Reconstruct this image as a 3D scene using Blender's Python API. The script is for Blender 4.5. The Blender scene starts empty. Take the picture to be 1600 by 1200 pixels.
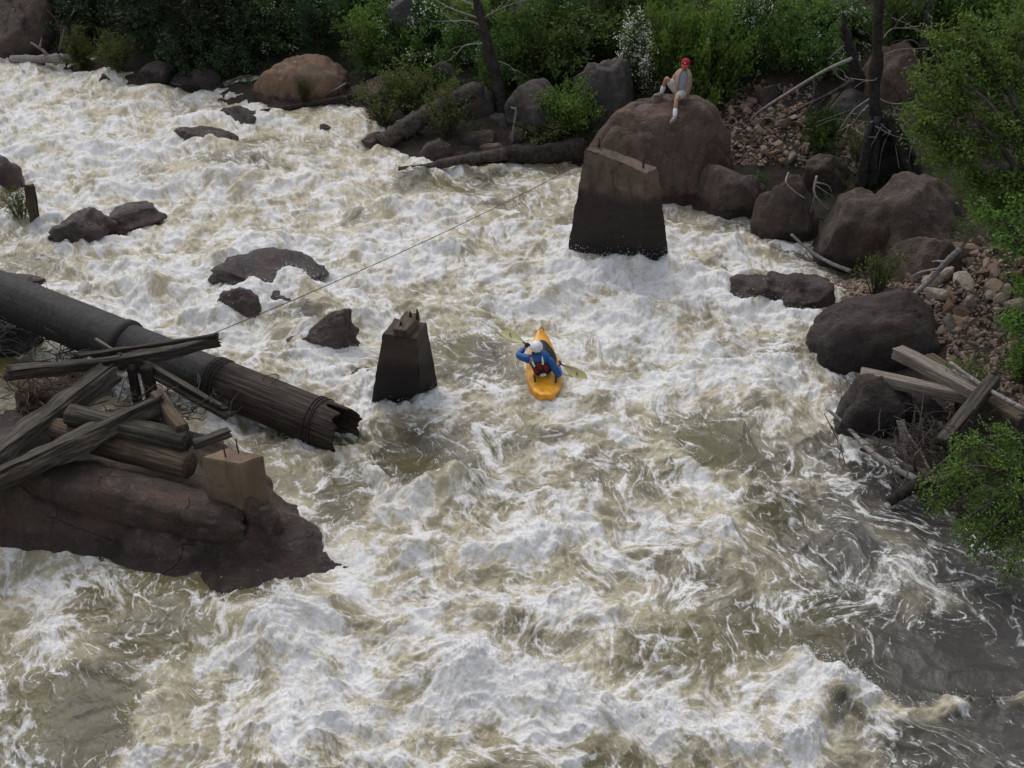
import bpy, math
import numpy as np
from mathutils import Vector
from mathutils.bvhtree import BVHTree
R = math.radians
SC = bpy.context.scene
COL = SC.collection

# ------------------------------------------------------------------ camera, sky, sun, exposure
FPX, PITCH, CAMZ = 1931.0, 32.5, 13.4
cam = bpy.data.objects.new('camera', bpy.data.cameras.new('camera'))
COL.objects.link(cam)
cam.location = (0, 0, CAMZ)
cam.rotation_euler = (R(90 - PITCH), 0, 0)
cam.data.sensor_width = 36
cam.data.lens = 36 * FPX / 1600
cam.data.clip_end = 600
cam.data.clip_start = 0.1
SC.camera = cam
SC.view_settings.view_transform = 'Standard'
SC.view_settings.look = 'None'
SC.view_settings.exposure = 0.24
SC.view_settings.gamma = 1
SC.view_settings.use_curve_mapping = False
SC.cycles.max_bounces = 6
SC.cycles.diffuse_bounces = 3
SC.cycles.glossy_bounces = 3
SC.cycles.transmission_bounces = 3
SC.cycles.use_denoising = True

SUN_EL, SUN_AZ = 57.0, 336.0      # degrees; azimuth clockwise from +Y
W = bpy.data.worlds.new('World'); SC.world = W
W.use_nodes = True
nt = W.node_tree; nt.nodes.clear()
wo = nt.nodes.new('ShaderNodeOutputWorld'); bg = nt.nodes.new('ShaderNodeBackground')
sk = nt.nodes.new('ShaderNodeTexSky'); sk.sky_type = 'NISHITA'; sk.sun_disc = False
sk.sun_elevation = R(SUN_EL); sk.sun_rotation = R(SUN_AZ)
sk.air_density = 1.0; sk.dust_density = 2.0; sk.ozone_density = 1.0
hs = nt.nodes.new('ShaderNodeHueSaturation'); hs.inputs['Saturation'].default_value = 0.40
nt.links.new(sk.outputs[0], hs.inputs['Color']); nt.links.new(hs.outputs[0], bg.inputs[0])
bg.inputs[1].default_value = 0.15
nt.links.new(bg.outputs[0], wo.inputs[0])
sl = bpy.data.lights.new('sun', 'SUN'); sl.energy = 0.78; sl.angle = R(40); sl.color = (1.0, 0.97, 0.93)
sun = bpy.data.objects.new('sun', sl); COL.objects.link(sun)
az, el = R(SUN_AZ), R(SUN_EL)
sdir = Vector((math.sin(az) * math.cos(el), math.cos(az) * math.cos(el), math.sin(el)))
sun.rotation_euler = sdir.to_track_quat('Z', 'Y').to_euler()

# ------------------------------------------------------------------ numbers: noise and picture-to-place
rs = np.random.RandomState(11)
_p = rs.permutation(256).astype(np.int32); PERM = np.concatenate([_p, _p, _p])
_a = rs.rand(256) * 2 * np.pi
GX, GY = np.cos(_a).astype(np.float32), np.sin(_a).astype(np.float32)
_g = rs.normal(size=(256, 3)); _g /= np.linalg.norm(_g, axis=1)[:, None]; G3 = _g.astype(np.float32)

def pn2(x, y, s=0):
    x = np.asarray(x, np.float32) + s * 37.17; y = np.asarray(y, np.float32) + s * 91.73
    xi = np.floor(x); yi = np.floor(y); xf = x - xi; yf = y - yi
    xi = xi.astype(np.int32) & 255; yi = yi.astype(np.int32) & 255
    u = xf * xf * xf * (xf * (xf * 6 - 15) + 10); v = yf * yf * yf * (yf * (yf * 6 - 15) + 10)
    def g(ix, iy, fx, fy):
        h = PERM[PERM[ix] + iy]; return GX[h] * fx + GY[h] * fy
    a = g(xi, yi, xf, yf); b = g(xi + 1, yi, xf - 1, yf)
    c = g(xi, yi + 1, xf, yf - 1); d = g(xi + 1, yi + 1, xf - 1, yf - 1)
    a = a + u * (b - a); c = c + u * (d - c)
    return (a + v * (c - a)) * 1.5

def pn3(P, s=0):
    P = np.asarray(P, np.float32) + np.float32(s * 17.31)
    I = np.floor(P); f = P - I; I = I.astype(np.int32) & 255
    w = f * f * f * (f * (f * 6 - 15) + 10)
    out = 0
    for dx in (0, 1):
        for dy in (0, 1):
            for dz in (0, 1):
                h = PERM[PERM[PERM[I[:, 0] + dx] + I[:, 1] + dy] % 256 + I[:, 2] + dz]
                g = G3[h]
                val = g[:, 0] * (f[:, 0] - dx) + g[:, 1] * (f[:, 1] - dy) + g[:, 2] * (f[:, 2] - dz)
                wt = (w[:, 0] if dx else 1 - w[:, 0]) * (w[:, 1] if dy else 1 - w[:, 1]) * (w[:, 2] if dz else 1 - w[:, 2])
                out = out + wt * val
    return out * 1.5

def fbm2(x, y, f, n=4, s=0, gain=.5):
    o, a = 0, 1.0
    for k in range(n):
        o = o + a * pn2(x * f, y * f, s + k * 3.3); f *= 2.03; a *= gain
    return o

def fbm3(P, f, n=4, s=0, gain=.5):
    o, a = 0, 1.0
    for k in range(n):
        o = o + a * pn3(P * f, s + k * 3.3); f *= 2.03; a *= gain
    return o

def sst(a, b, x):
    t = np.clip((x - a) / (b - a), 0, 1); return t * t * (3 - 2 * t)

CP, SP = math.cos(R(PITCH)), math.sin(R(PITCH))
def ray(px, py):
    u = (px - 800) / FPX; v = (600 - py) / FPX
    return np.array([u, CP + v * SP, -SP + v * CP])
def at_z(px, py, z=0.0):
    d = ray(px, py); t = (z - CAMZ) / d[2]; return np.array([0, 0, CAMZ]) + d * t
def at_y(px, py, Y):
    d = ray(px, py); return np.array([0, 0, CAMZ]) + d * (Y / d[1])
def scale_at(p):          # picture pixels per metre at a place
    return FPX / (p[1] * CP - (p[2] - CAMZ) * SP)
def to_px(X, Y, Z=0.0):
    dz = Z - CAMZ; w = Y * CP - dz * SP; v = Y * SP + dz * CP
    return 800 + FPX * X / w, 600 - FPX * v / w

# ------------------------------------------------------------------ objects, parts, meshes
def put(o, label=None, cat=None, group=None, kind=None):
    if label: o['label'] = label
    if cat: o['category'] = cat
    if group: o['group'] = group
    if kind: o['kind'] = kind
    return o

def thing(name, label, cat, loc=(0, 0, 0), group=None):
    o = bpy.data.objects.new(name, None); COL.objects.link(o)
    o.location = tuple(float(v) for v in loc); o.empty_display_size = .2
    return put(o, label, cat, group)

def build(name, V, F, mat, parent=None, loc=(0, 0, 0), smooth=True, tint=None):
    """one mesh object; V are place coordinates, loc the origin (or the parent's)"""
    org = np.array(parent['_o'] if parent and '_o' in parent else (parent.location if parent else loc), float)
    V = np.asarray(V, np.float64) - org
    me = bpy.data.meshes.new(name)
    if isinstance(F, np.ndarray):
        n, k = F.shape
        me.vertices.add(len(V)); me.vertices.foreach_set('co', V.astype(np.float32).ravel())
        me.loops.add(n * k); me.loops.foreach_set('vertex_index', F.astype(np.int32).ravel())
        me.polygons.add(n)
        me.polygons.foreach_set('loop_start', np.arange(0, n * k, k, dtype=np.int32))
        me.update(calc_edges=True)
    else:
        me.from_pydata(V.tolist(), [], F)
    me.polygons.foreach_set('use_smooth', np.full(len(me.polygons), smooth, bool))
    if tint is not None:
        at = me.attributes.new('tint', 'FLOAT', 'FACE'); at.data.foreach_set('value', np.asarray(tint, np.float32))
    me.update()
    me.materials.append(mat)
    o = bpy.data.objects.new(name, me); COL.objects.link(o)
    if parent: o.parent = parent
    else: o.location = tuple(org)
    return o

def sub(name, V, F, mat, part, smooth=True):
    """a sub-part: its part's mesh already sits at the thing's origin"""
    root = part.parent
    o = build(name, V, F, mat, None, tuple(root.location), smooth)
    o.location = (0, 0, 0); o.parent = part
    return o

def copy_tree(o, parent=None):
    c = o.copy(); COL.objects.link(c)
    if parent: c.parent = parent
    for ch in list(o.children): copy_tree(ch, c)
    return c

def join(*parts):
    Vs, Fs, n = [], [], 0
    for V, F in parts:
        Vs.append(np.asarray(V)); Fs += [tuple(int(i) + n for i in f) for f in F]; n += len(V)
    return np.concatenate(Vs), Fs

def frame_of(t, up=(0, 0, 1)):
    t = t / np.linalg.norm(t); up = np.array(up, float)
    if abs(t @ up) > .95: up = np.array([1, 0, 0.])
    s = np.cross(t, up); s /= np.linalg.norm(s); u = np.cross(s, t)
    return s, u

def tube(pts, rad, n=8, caps=True):
    pts = np.asarray(pts, float); rad = np.broadcast_to(np.asarray(rad, float), (len(pts),))
    T = np.gradient(pts, axis=0); V = []
    a = np.arange(n) * 2 * np.pi / n
    for p, t, r in zip(pts, T, rad):
        s, u = frame_of(t)
        V.append(p + r * (np.cos(a)[:, None] * s + np.sin(a)[:, None] * u))
    V = np.concatenate(V); F = []
    for i in range(len(pts) - 1):
        for j in range(n):
            k = (j + 1) % n
            F.append((i * n + j, i * n + k, (i + 1) * n + k, (i + 1) * n + j))
    if caps:
        F.append(tuple(range(n - 1, -1, -1))); m = (len(pts) - 1) * n; F.append(tuple(range(m, m + n)))
    return V, F

def bez(pts, n=12):
    """smooth path through points"""
    P = np.asarray(pts, float)
    if len(P) < 3: return np.array([P[0] + (P[-1] - P[0]) * t for t in np.linspace(0, 1, n)])
    E = np.concatenate([[2 * P[0] - P[1]], P, [2 * P[-1] - P[-2]]]); out = []
    m = max(2, n // (len(P) - 1))
    for i in range(len(P) - 1):
        a, b, c, d = E[i:i + 4]
        for t in np.linspace(0, 1, m, endpoint=False):
            out.append(.5 * ((2 * b) + (-a + c) * t + (2 * a - 5 * b + 4 * c - d) * t * t + (-a + 3 * b - 3 * c + d) * t ** 3))
    out.append(P[-1]); return np.array(out)

def beam(p0, p1, w, h, seed=0, rough=.02, round_=.25, n=40, m=24, roll=0., bend=0., ragged=.06, taper=1.0):
    """weathered timber: a rounded rectangle swept from p0 to p1, grooved along its length"""
    p0 = np.array(p0, float); p1 = np.array(p1, float); d = p1 - p0; L = np.linalg.norm(d); t = d / L
    s, u = frame_of(t); c, si = math.cos(roll), math.sin(roll); s, u = c * s + si * u, c * u - si * s
    a = np.arange(m) * 2 * np.pi / m + np.pi / m
    e = 2 / (2 + 10 * (1 - round_) ** 2)
    cx = np.sign(np.cos(a)) * np.abs(np.cos(a)) ** e * w / 2
    cy = np.sign(np.sin(a)) * np.abs(np.sin(a)) ** e * h / 2
    R_ = np.random.RandomState(seed)
    g0 = R_.rand(m) * ragged; g1 = R_.rand(m) * ragged
    V = []
    for i in range(n + 1):
        f = i / n; k = 1 + (taper - 1) * f
        P = np.stack([cx * k, cy * k, np.full(m, f * L)], 1)
        nz = pn3(np.stack([P[:, 0] * 14, P[:, 1] * 14, P[:, 2] * .7], 1), seed) * .7 + pn3(np.stack([P[:, 0] * 30, P[:, 1] * 30, P[:, 2] * 1.6], 1), seed + 5) * .4
        nz += pn3(P * 2.2, seed + 9) * .5
        r = 1 + nz * rough / (min(w, h) / 2)
        if i == 0 or i == n: r = r * .97
        off = -(1 - f) ** 30 * 0 + 0
        z = f * L + (-g0 if f < .03 else (g1 if f > .97 else 0))
        ctr = p0 + u * (bend * math.sin(math.pi * f))
        V.append(ctr + t * np.reshape(np.broadcast_to(z, (m,)), (m, 1)) + s * (P[:, 0] * r)[:, None] + u * (P[:, 1] * r)[:, None])
    V = np.concatenate(V); F = []
    for i in range(n):
        for j in range(m):
            k = (j + 1) % m
            F.append((i * m + j, i * m + k, (i + 1) * m + k, (i + 1) * m + j))
    b = len(V)
    V = np.concatenate([V, [V[:m].mean(0)], [V[-m:].mean(0)]])
    for j in range(m):
        k = (j + 1) % m
        F.append((b, k, j)); F.append((b + 1, n * m + j, n * m + k))
    return V, F

_ico = {}
def ico(n):
    if n not in _ico:
        import bmesh
        bm = bmesh.new(); bmesh.ops.create_icosphere(bm, subdivisions=n, radius=1)
        V = np.array([v.co[:] for v in bm.verts]); F = np.array([[v.index for v in f.verts] for f in bm.faces])
        bm.free(); _ico[n] = (V, F)
    return _ico[n]

def rock_mesh(size, seed, sub_=4, cuts=7, rough=.08, cut_lo=.72, layers=0., fine=.02, sq=2.7):
    V, F = ico(sub_); V = V.copy(); R_ = np.random.RandomState(seed)
    V = V / ((np.abs(V) ** sq).sum(1) ** (1 / sq))[:, None]
    for k in range(cuts):
        nrm = R_.normal(size=3); nrm /= np.linalg.norm(nrm); c = R_.uniform(cut_lo, 1.0)
        d = V @ nrm - c; V = V - np.clip(d, 0, None)[:, None] * nrm * .88
    N = V / np.linalg.norm(V, axis=1)[:, None]
    V = V + N * (fbm3(V, 1.3, 3, seed) * rough * 1.6)[:, None]
    S = np.array(size, float); m = S.mean()
    V = V * S
    if layers: V = V + N * (np.abs(pn3(np.stack([V[:, 0] * .5 / m, V[:, 1] * .5 / m, V[:, 2] * 4.5 / m], 1), seed + 4)) * -layers * m)[:, None]
    V = V + N * (fbm3(V / m, 4.5, 4, seed + 2, .55) * fine * m)[:, None]
    V = V + N * ((np.abs(pn3(V / m * 2.3, seed + 12)) - .3) * .055 * m)[:, None]
    cr = np.abs(pn3(V / m * 1.7, seed + 8)); V = V - N * ((1 - sst(0, .06, cr)) * .035 * m)[:, None]
    return V, F

# ------------------------------------------------------------------ materials
def nmat(name):
    m = bpy.data.materials.new(name); m.use_nodes = True
    t = m.node_tree; t.nodes.clear()
    o = t.nodes.new('ShaderNodeOutputMaterial'); b = t.nodes.new('ShaderNodeBsdfPrincipled')
    t.links.new(b.outputs[0], o.inputs[0])
    return m, t, b

class NT:
    def __init__(s, t): s.t = t
    def n(s, typ, **k):
        x = s.t.nodes.new(typ)
        for a, v in k.items(): setattr(x, a, v)
        return x
    def l(s, a, b): s.t.links.new(a, b)
    def val(s, sock, v):
        if hasattr(v, 'is_linked') or hasattr(v, 'links'): s.l(v, sock)
        else: sock.default_value = v
    def noise(s, vec, scale, detail=4, rough=.55, dist=0.):
        x = s.n('ShaderNodeTexNoise'); x.inputs['Scale'].default_value = scale; x.inputs['Detail'].default_value = detail
        x.inputs['Roughness'].default_value = rough; x.inputs['Distortion'].default_value = dist
        if vec is not None: s.l(vec, x.inputs['Vector'])
        return x.outputs['Fac']
    def math(s, op, a, b=0., clamp=False):
        x = s.n('ShaderNodeMath', operation=op, use_clamp=clamp); s.val(x.inputs[0], a); s.val(x.inputs[1], b); return x.outputs[0]
    def ramp(s, fac, a, b, lo=0., hi=1.):
        x = s.n('ShaderNodeMapRange', interpolation_type='SMOOTHSTEP'); s.val(x.inputs[0], fac)
        x.inputs[1].default_value = a; x.inputs[2].default_value = b; x.inputs[3].default_value = lo; x.inputs[4].default_value = hi
        return x.outputs[0]
    def mix(s, fac, a, b, mode='MIX'):
        x = s.n('ShaderNodeMix', data_type='RGBA', blend_type=mode); s.val(x.inputs[0], fac)
        for i, v in ((6, a), (7, b)):
            if isinstance(v, (tuple, list)): x.inputs[i].default_value = (*v[:3], 1)
            else: s.l(v, x.inputs[i])
        return x.outputs[2]
    def attr(s, name, out='Fac'):
        x = s.n('ShaderNodeAttribute', attribute_name=name); return x.outputs[out]
    def obj(s): return s.n('ShaderNodeTexCoord').outputs['Object']
    def pos(s): return s.n('ShaderNodeNewGeometry').outputs['Position']
    def sep(s, v, i):
        x = s.n('ShaderNodeSeparateXYZ'); s.l(v, x.inputs[0]); return x.outputs[i]
    def mapv(s, v, sc):
        x = s.n('ShaderNodeMapping'); x.inputs['Scale'].default_value = sc; s.l(v, x.inputs[0]); return x.outputs[0]
    def bump(s, b, h, strength, dist):
        x = s.n('ShaderNodeBump'); x.inputs['Strength'].default_value = strength; x.inputs['Distance'].default_value = dist
        s.l(h, x.inputs['Height']); s.l(x.outputs[0], b.inputs['Normal'])
    def rnd(s): return s.n('ShaderNodeObjectInfo').outputs['Random']

def rock_mat(name, c1, c2, c3, wet=.45, lichen=None, wf=.40):
    m, t, b = nmat(name); k = NT(t); o = k.pos()
    n1 = k.noise(o, .9, 5, .6); n2 = k.noise(o, 4.5, 6, .65); n3 = k.noise(o, 26, 4, .7)
    c = k.mix(k.ramp(n1, .40, .58), c1, c2)
    c = k.mix(k.ramp(n2, .5, .68), c, c3)
    c = k.mix(k.ramp(k.noise(o, 1.7, 4, .7), .54, .62, 0, .6), c, (c2[0] * 1.25, c2[1] * .92, c2[2] * .78))
    c = k.mix(k.ramp(k.noise(o, 3.1, 5, .75), .57, .66, 0, .6), c, tuple(v * .42 for v in c1))
    c = k.mix(k.ramp(n3, .35, .75, 0, .55), c, tuple(v * .45 for v in c1))
    c = k.mix(k.ramp(k.noise(o, 60, 2, .5), .6, .75, 0, .35), c, tuple(min(1, v * 1.7 + .03) for v in c3))
    if lichen: c = k.mix(k.ramp(k.noise(o, 2.2, 5, .7), .56, .66, 0, .7), c, lichen)
    ck_ = k.n('ShaderNodeTexVoronoi', feature='DISTANCE_TO_EDGE'); ck_.inputs['Scale'].default_value = .8
    wv = k.n('ShaderNodeMixRGB', blend_type='ADD'); wv.inputs[0].default_value = .55; k.l(o, wv.inputs[1]); k.l(k.n('ShaderNodeTexNoise').outputs['Color'], wv.inputs[2]); k.l(wv.outputs[0], ck_.inputs['Vector'])
    crk = k.math('MULTIPLY', k.ramp(ck_.outputs['Distance'], 0, .014, 1, 0), k.ramp(k.noise(o, .8, 2, .5), .52, .62))
    c = k.mix(k.math('MULTIPLY', crk, .28), c, tuple(v * .3 for v in c1))
    # water-stained streaks and the wetted foot
    st = k.noise(k.mapv(o, (2.2, 2.2, .35)), 1.6, 4, .6)
    c = k.mix(k.ramp(st, .5, .7, 0, .5), c, tuple(v * .4 for v in c2))
    z = k.sep(o, 2); zz = k.math('ADD', z, k.math('MULTIPLY', k.math('SUBTRACT', n2, .5), .5))
    w = k.ramp(zz, wet * .45, wet, 1, 0)
    c = k.mix(w, c, k.mix(1., c, (wf, wf * .96, wf * .98), 'MULTIPLY'))
    k.l(c, b.inputs['Base Color'])
    k.l(k.math('SUBTRACT', k.math('ADD', .72, k.math('MULTIPLY', n3, .2)), k.math('MULTIPLY', w, .62)), b.inputs['Roughness'])
    b.inputs['Specular IOR Level'].default_value = .35
    h = k.math('ADD', k.math('MULTIPLY', n2, .8), k.math('ADD', k.math('MULTIPLY', n3, .4), k.math('MULTIPLY', k.noise(o, 11, 5, .7), .6)))
    h = k.math('SUBTRACT', h, k.math('MULTIPLY', crk, .35))
    k.bump(b, h, 1., .09)
    return m

def wood_mat(name, dark, light, grain=(1, 1, 1), rough=.8, wetz=None):
    """wood with grain along object's local length handled by noise stretched in place along the timber direction"""
    m, t, b = nmat(name); k = NT(t)
    v = k.attr('grain', 'Vector')
    n1 = k.noise(k.mapv(v, (26, 26, 1.2)), 1.0, 5, .6); n2 = k.noise(k.mapv(v, (70, 70, 3)), 1.0, 4, .6); n3 = k.noise(v, 1.7, 4, .6)
    c = k.mix(k.ramp(n1, .35, .68), dark, light)
    c = k.mix(k.ramp(n2, .5, .72, 0, .7), c, tuple(x * .25 for x in dark))
    c = k.mix(k.ramp(n3, .42, .68, 0, .65), c, tuple(x * .55 for x in dark))
    k.l(c, b.inputs['Base Color']); b.inputs['Roughness'].default_value = rough
    b.inputs['Specular IOR Level'].default_value = .25
    k.bump(b, k.math('ADD', n1, k.math('MULTIPLY', n2, .6)), .9, .03)
    return m

def grain_of(o, p0, p1):
    """store coordinates along the timber on its mesh, so the grain follows the wood"""
    p0 = np.array(p0, float); t = np.array(p1, float) - p0; t /= np.linalg.norm(t); s, u = frame_of(t)
    me = o.data; V = np.empty(len(me.vertices) * 3, np.float32); me.vertices.foreach_get('co', V); V = V.reshape(-1, 3)
    off = np.array(o.location if not o.parent else o.parent.location) - p0
    V = V + off
    at = me.attributes.new('grain', 'FLOAT_VECTOR', 'POINT')
    at.data.foreach_set('vector', np.stack([V @ s, V @ u, V @ t], 1).astype(np.float32).ravel())

def plain_mat(name, col, rough=.6, var=.15, scale=12, spec=.4, bump=.0, metal=0.):
    m, t, b = nmat(name); k = NT(t); o = k.obj()
    n = k.noise(o, scale, 4, .6)
    k.l(k.mix(k.ramp(n, .3, .7), tuple(c * (1 - var) for c in col), tuple(min(1, c * (1 + var)) for c in col)), b.inputs['Base Color'])
    b.inputs['Roughness'].default_value = rough; b.inputs['Specular IOR Level'].default_value = spec; b.inputs['Metallic'].default_value = metal
    if bump: k.bump(b, n, bump, .02)
    return m

def leaf_mat(name, c1, c2, c3=None, trans=.42):
    m, t, b = nmat(name); k = NT(t)
    tn = k.attr('tint'); r = k.rnd()
    c = k.mix(tn, c1, c2)
    if c3: c = k.mix(k.ramp(tn, .86, .95), c, c3)
    h = k.n('ShaderNodeHueSaturation'); k.l(c, h.inputs['Color'])
    k.l(k.math('ADD', .485, k.math('MULTIPLY', r, .03)), h.inputs['Hue']); k.l(k.math('ADD', .75, k.math('MULTIPLY', r, .5)), h.inputs['Value'])
    k.l(h.outputs[0], b.inputs['Base Color']); b.inputs['Roughness'].default_value = .5; b.inputs['Specular IOR Level'].default_value = .3
    tr = k.n('ShaderNodeBsdfTranslucent'); k.l(h.outputs[0], tr.inputs[0])
    mx = k.n('ShaderNodeMixShader'); mx.inputs[0].default_value = trans
    k.l(b.outputs[0], mx.inputs[1]); k.l(tr.outputs[0], mx.inputs[2])
    out = [x for x in t.nodes if x.type == 'OUTPUT_MATERIAL'][0]; k.l(mx.outputs[0], out.inputs[0])
    return m

M = {}
M['rock_brown'] = rock_mat('rock_brown', (.070, .051, .041), (.108, .079, .060), (.16, .128, .105), lichen=(.115, .10, .078))
M['rock_red'] = rock_mat('rock_red', (.098, .064, .050), (.15, .10, .074), (.21, .155, .12), lichen=(.11, .10, .082))
M['rock_tan'] = rock_mat('rock_tan', (.17, .105, .065), (.25, .165, .105), (.30, .24, .18), lichen=(.15, .13, .10))
M['rock_grey'] = rock_mat('rock_grey', (.07, .062, .058), (.11, .096, .086), (.17, .15, .14), lichen=(.16, .14, .125))
M['rock_dark'] = rock_mat('rock_dark', (.044, .034, .030), (.068, .052, .044), (.10, .082, .070), wet=.8, wf=.5)
M['rock_wet'] = rock_mat('rock_wet', (.13, .105, .092), (.19, .145, .12), (.24, .19, .165), wet=1.5, wf=.50)
M['wood_grey'] = wood_mat('wood_grey', (.034, .028, .022), (.125, .104, .078))
M['wood_pipe'] = wood_mat('wood_pipe', (.026, .020, .016), (.092, .070, .052))
M['wood_pale'] = wood_mat('wood_pale', (.15, .125, .10), (.31, .27, .22))
M['wood_dark'] = wood_mat('wood_dark', (.030, .025, .021), (.072, .058, .045))
M['wood_brown'] = wood_mat('wood_brown', (.062, .044, .030), (.165, .120, .078))
M['bark'] = plain_mat('bark', (.07, .058, .048), .9, .5, 9, .2, .9)
M['bark_pale'] = plain_mat('bark_pale', (.24, .215, .20), .85, .35, 14, .2, .5)
M['bark_dark'] = plain_mat('bark_dark', (.035, .029, .025), .9, .5, 9, .2, .9)
M['leaf_mid'] = leaf_mat('leaf_mid', (.046, .098, .020), (.115, .195, .040))
M['leaf_bright'] = leaf_mat('leaf_bright', (.080, .150, .022), (.175, .275, .050))
M['leaf_dark'] = leaf_mat('leaf_dark', (.022, .042, .016), (.046, .082, .028), trans=.2)
M['leaf_olive'] = leaf_mat('leaf_olive', (.065, .085, .02), (.135, .165, .042))
M['blossom'] = leaf_mat('blossom', (.62, .62, .50), (.78, .78, .70), trans=.3)
M['stem'] = plain_mat('stem', (.07, .055, .04), .9, .4, 8, .2)
M['iron'] = plain_mat('iron', (.035, .024, .018), .7, .4, 20, .4)
M['stone_mix'] = None

# ------------------------------------------------------------------ the lie of the land
SHORE_PX = [(-2600, 40), (-900, 75), (0, 92), (100, 96), (215, 128), (330, 142), (400, 152), (425, 178), (540, 160), (585, 192), (620, 232), (690, 262),
            (760, 250), (900, 258), (1050, 312), (1190, 340), (1290, 372), (1350, 425), (1300, 480), (1330, 560), (1410, 600),
            (1400, 655), (1420, 715), (1440, 775), (1530, 815), (1640, 850), (1800, 940), (2050, 1280), (2400, 1900),
            (-1300, 1900), (-900, 1400), (-560, 1000), (-420, 820), (-330, 640), (-330, 470), (-260, 360), (-330, 290), (-700, 240), (-2600, 170)]
SHORE = np.array([at_z(*p)[:2] for p in SHORE_PX])

def shore_dist(X, Y):
    """distance to the water's edge, positive on land"""
    X = np.asarray(X, np.float64); Y = np.asarray(Y, np.float64)
    d = np.full(X.shape, 1e9); ins = np.zeros(X.shape, bool); n = len(SHORE)
    for i in range(n):
        ax, ay = SHORE[i]; bx, by = SHORE[(i + 1) % n]
        ex, ey = bx - ax, by - ay; L = ex * ex + ey * ey
        t = np.clip(((X - ax) * ex + (Y - ay) * ey) / L, 0, 1)
        d = np.minimum(d, (X - ax - t * ex) ** 2 + (Y - ay - t * ey) ** 2)
        c = ((ay > Y) != (by > Y))
        ins ^= c & (X < ex * (Y - ay) / (ey if ey else 1e-9) + ax)
    d = np.sqrt(d)
    return np.where(ins, -d, d)

def land_z(X, Y):
    d = shore_dist(X, Y)
    up = np.clip(d, 0, None)
    z = .40 * np.minimum(up, 6) + .30 * np.clip(up - 6, 0, 30) + .12 * np.clip(up - 36, 0, 200)
    z = z * (1 - .45 * sst(4, -9, X) * sst(20, 34, Y))           # the far bank upstream lies lower
    n = fbm2(X, Y, .35, 4, 5) * .35 * np.clip(up * .5, 0, 1) + fbm2(X, Y, 1.6, 4, 9) * .10 * np.clip(up * 2, 0, 1) + fbm2(X, Y, 7, 2, 3) * .025
    return np.where(d > 0, z + n + .03, -np.clip(-d * .5, .0, 1.8) + .03 + n)

def ground(px, py):
    """where the sight line through a picture point meets the ground"""
    d = ray(px, py); t = np.linspace(8, 130, 2400); P = np.array([0, 0, CAMZ]) + t[:, None] * d
    z = np.maximum(land_z(P[:, 0], P[:, 1]), 0)
    i = np.argmax(P[:, 2] <= z)
    return np.array([P[i, 0], P[i, 1], z[i]])

def axis(a, b, fine, lo, hi, coarse):
    return np.unique(np.round(np.concatenate([np.arange(a, lo, coarse), np.arange(lo, hi, fine), np.arange(hi, b + coarse, coarse)]), 3))
gx = axis(-150, 150, .17, -26, 22, 3.0); gy = axis(-60, 260, .17, 10, 52, 3.0)
XX, YY = np.meshgrid(gx, gy); nx, ny = len(gx), len(gy)
ZZ = land_z(XX.ravel(), YY.ravel())
idx = np.arange(nx * ny).reshape(ny, nx)
F = np.stack([idx[:-1, :-1].ravel(), idx[:-1, 1:].ravel(), idx[1:, 1:].ravel(), idx[1:, :-1].ravel()], 1)
m, t, b = nmat('earth'); k = NT(t); o = k.pos()
n1, n2, n3 = k.noise(o, .5, 5, .6), k.noise(o, 3, 6, .65), k.noise(o, 18, 5, .7)
c = k.mix(k.ramp(n1, .4, .6), (.038, .029, .022), (.068, .048, .033))
c = k.mix(k.ramp(n2, .5, .7), c, (.105, .068, .045)); c = k.mix(k.ramp(n3, .45, .7, 0, .8), c, (.03, .025, .018))
c = k.mix(k.ramp(k.noise(o, 1.1, 5, .6), .5, .64, 0, .55), c, (.03, .042, .015))
k.l(c, b.inputs['Base Color']); b.inputs['Roughness'].default_value = .95
k.bump(b, k.math('ADD', n2, n3), 1., .12)
put(build('ground', np.stack([XX.ravel(), YY.ravel(), ZZ], 1), F, m), kind='structure')

# ------------------------------------------------------------------ the river: one sheet of broken water
DR = [100, 200, 300, 400, 500, 600, 700, 800, 900, 1000, 1100, 1200]
DV = np.array([
 [.75, .70, .65, .55, .50, .45, .40, .40, .40, .40, .40, .40, .40, .40, .40, .40, .40],
 [.85, .88, .82, .68, .70, .62, .55, .50, .45, .45, .40, .40, .40, .40, .40, .40, .40],
 [.62, .84, .86, .78, .74, .80, .72, .72, .66, .62, .55, .50, .40, .40, .40, .40, .40],
 [.42, .60, .72, .66, .72, .84, .88, .84, .78, .80, .74, .70, .62, .45, .30, .30, .30],
 [.25, .55, .76, .80, .74, .66, .66, .55, .68, .84, .88, .86, .78, .42, .25, .25, .25],
 [.22, .22, .55, .72, .78, .76, .58, .46, .52, .70, .76, .86, .90, .55, .2, .2, .2],
 [.22, .22, .22, .4, .5, .46, .36, .46, .60, .62, .50, .36, .36, .42, .26, .2, .2],
 [.5, .5, .5, .5, .5, .46, .52, .66, .62, .70, .72, .54, .38, .32, .32, .26, .2],
 [.62, .46, .40, .42, .48, .66, .56, .56, .62, .68, .66, .50, .42, .42, .38, .32, .22],
 [.52, .38, .34, .38, .46, .76, .74, .80, .68, .58, .52, .50, .46, .40, .38, .26, .16],
 [.58, .34, .34, .56, .46, .80, .78, .62, .76, .82, .78, .82, .72, .50, .26, .18, .12],
 [.44, .22, .30, .56, .50, .54, .52, .52, .54, .50, .50, .42, .34, .46, .26, .12, .08]])

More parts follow.
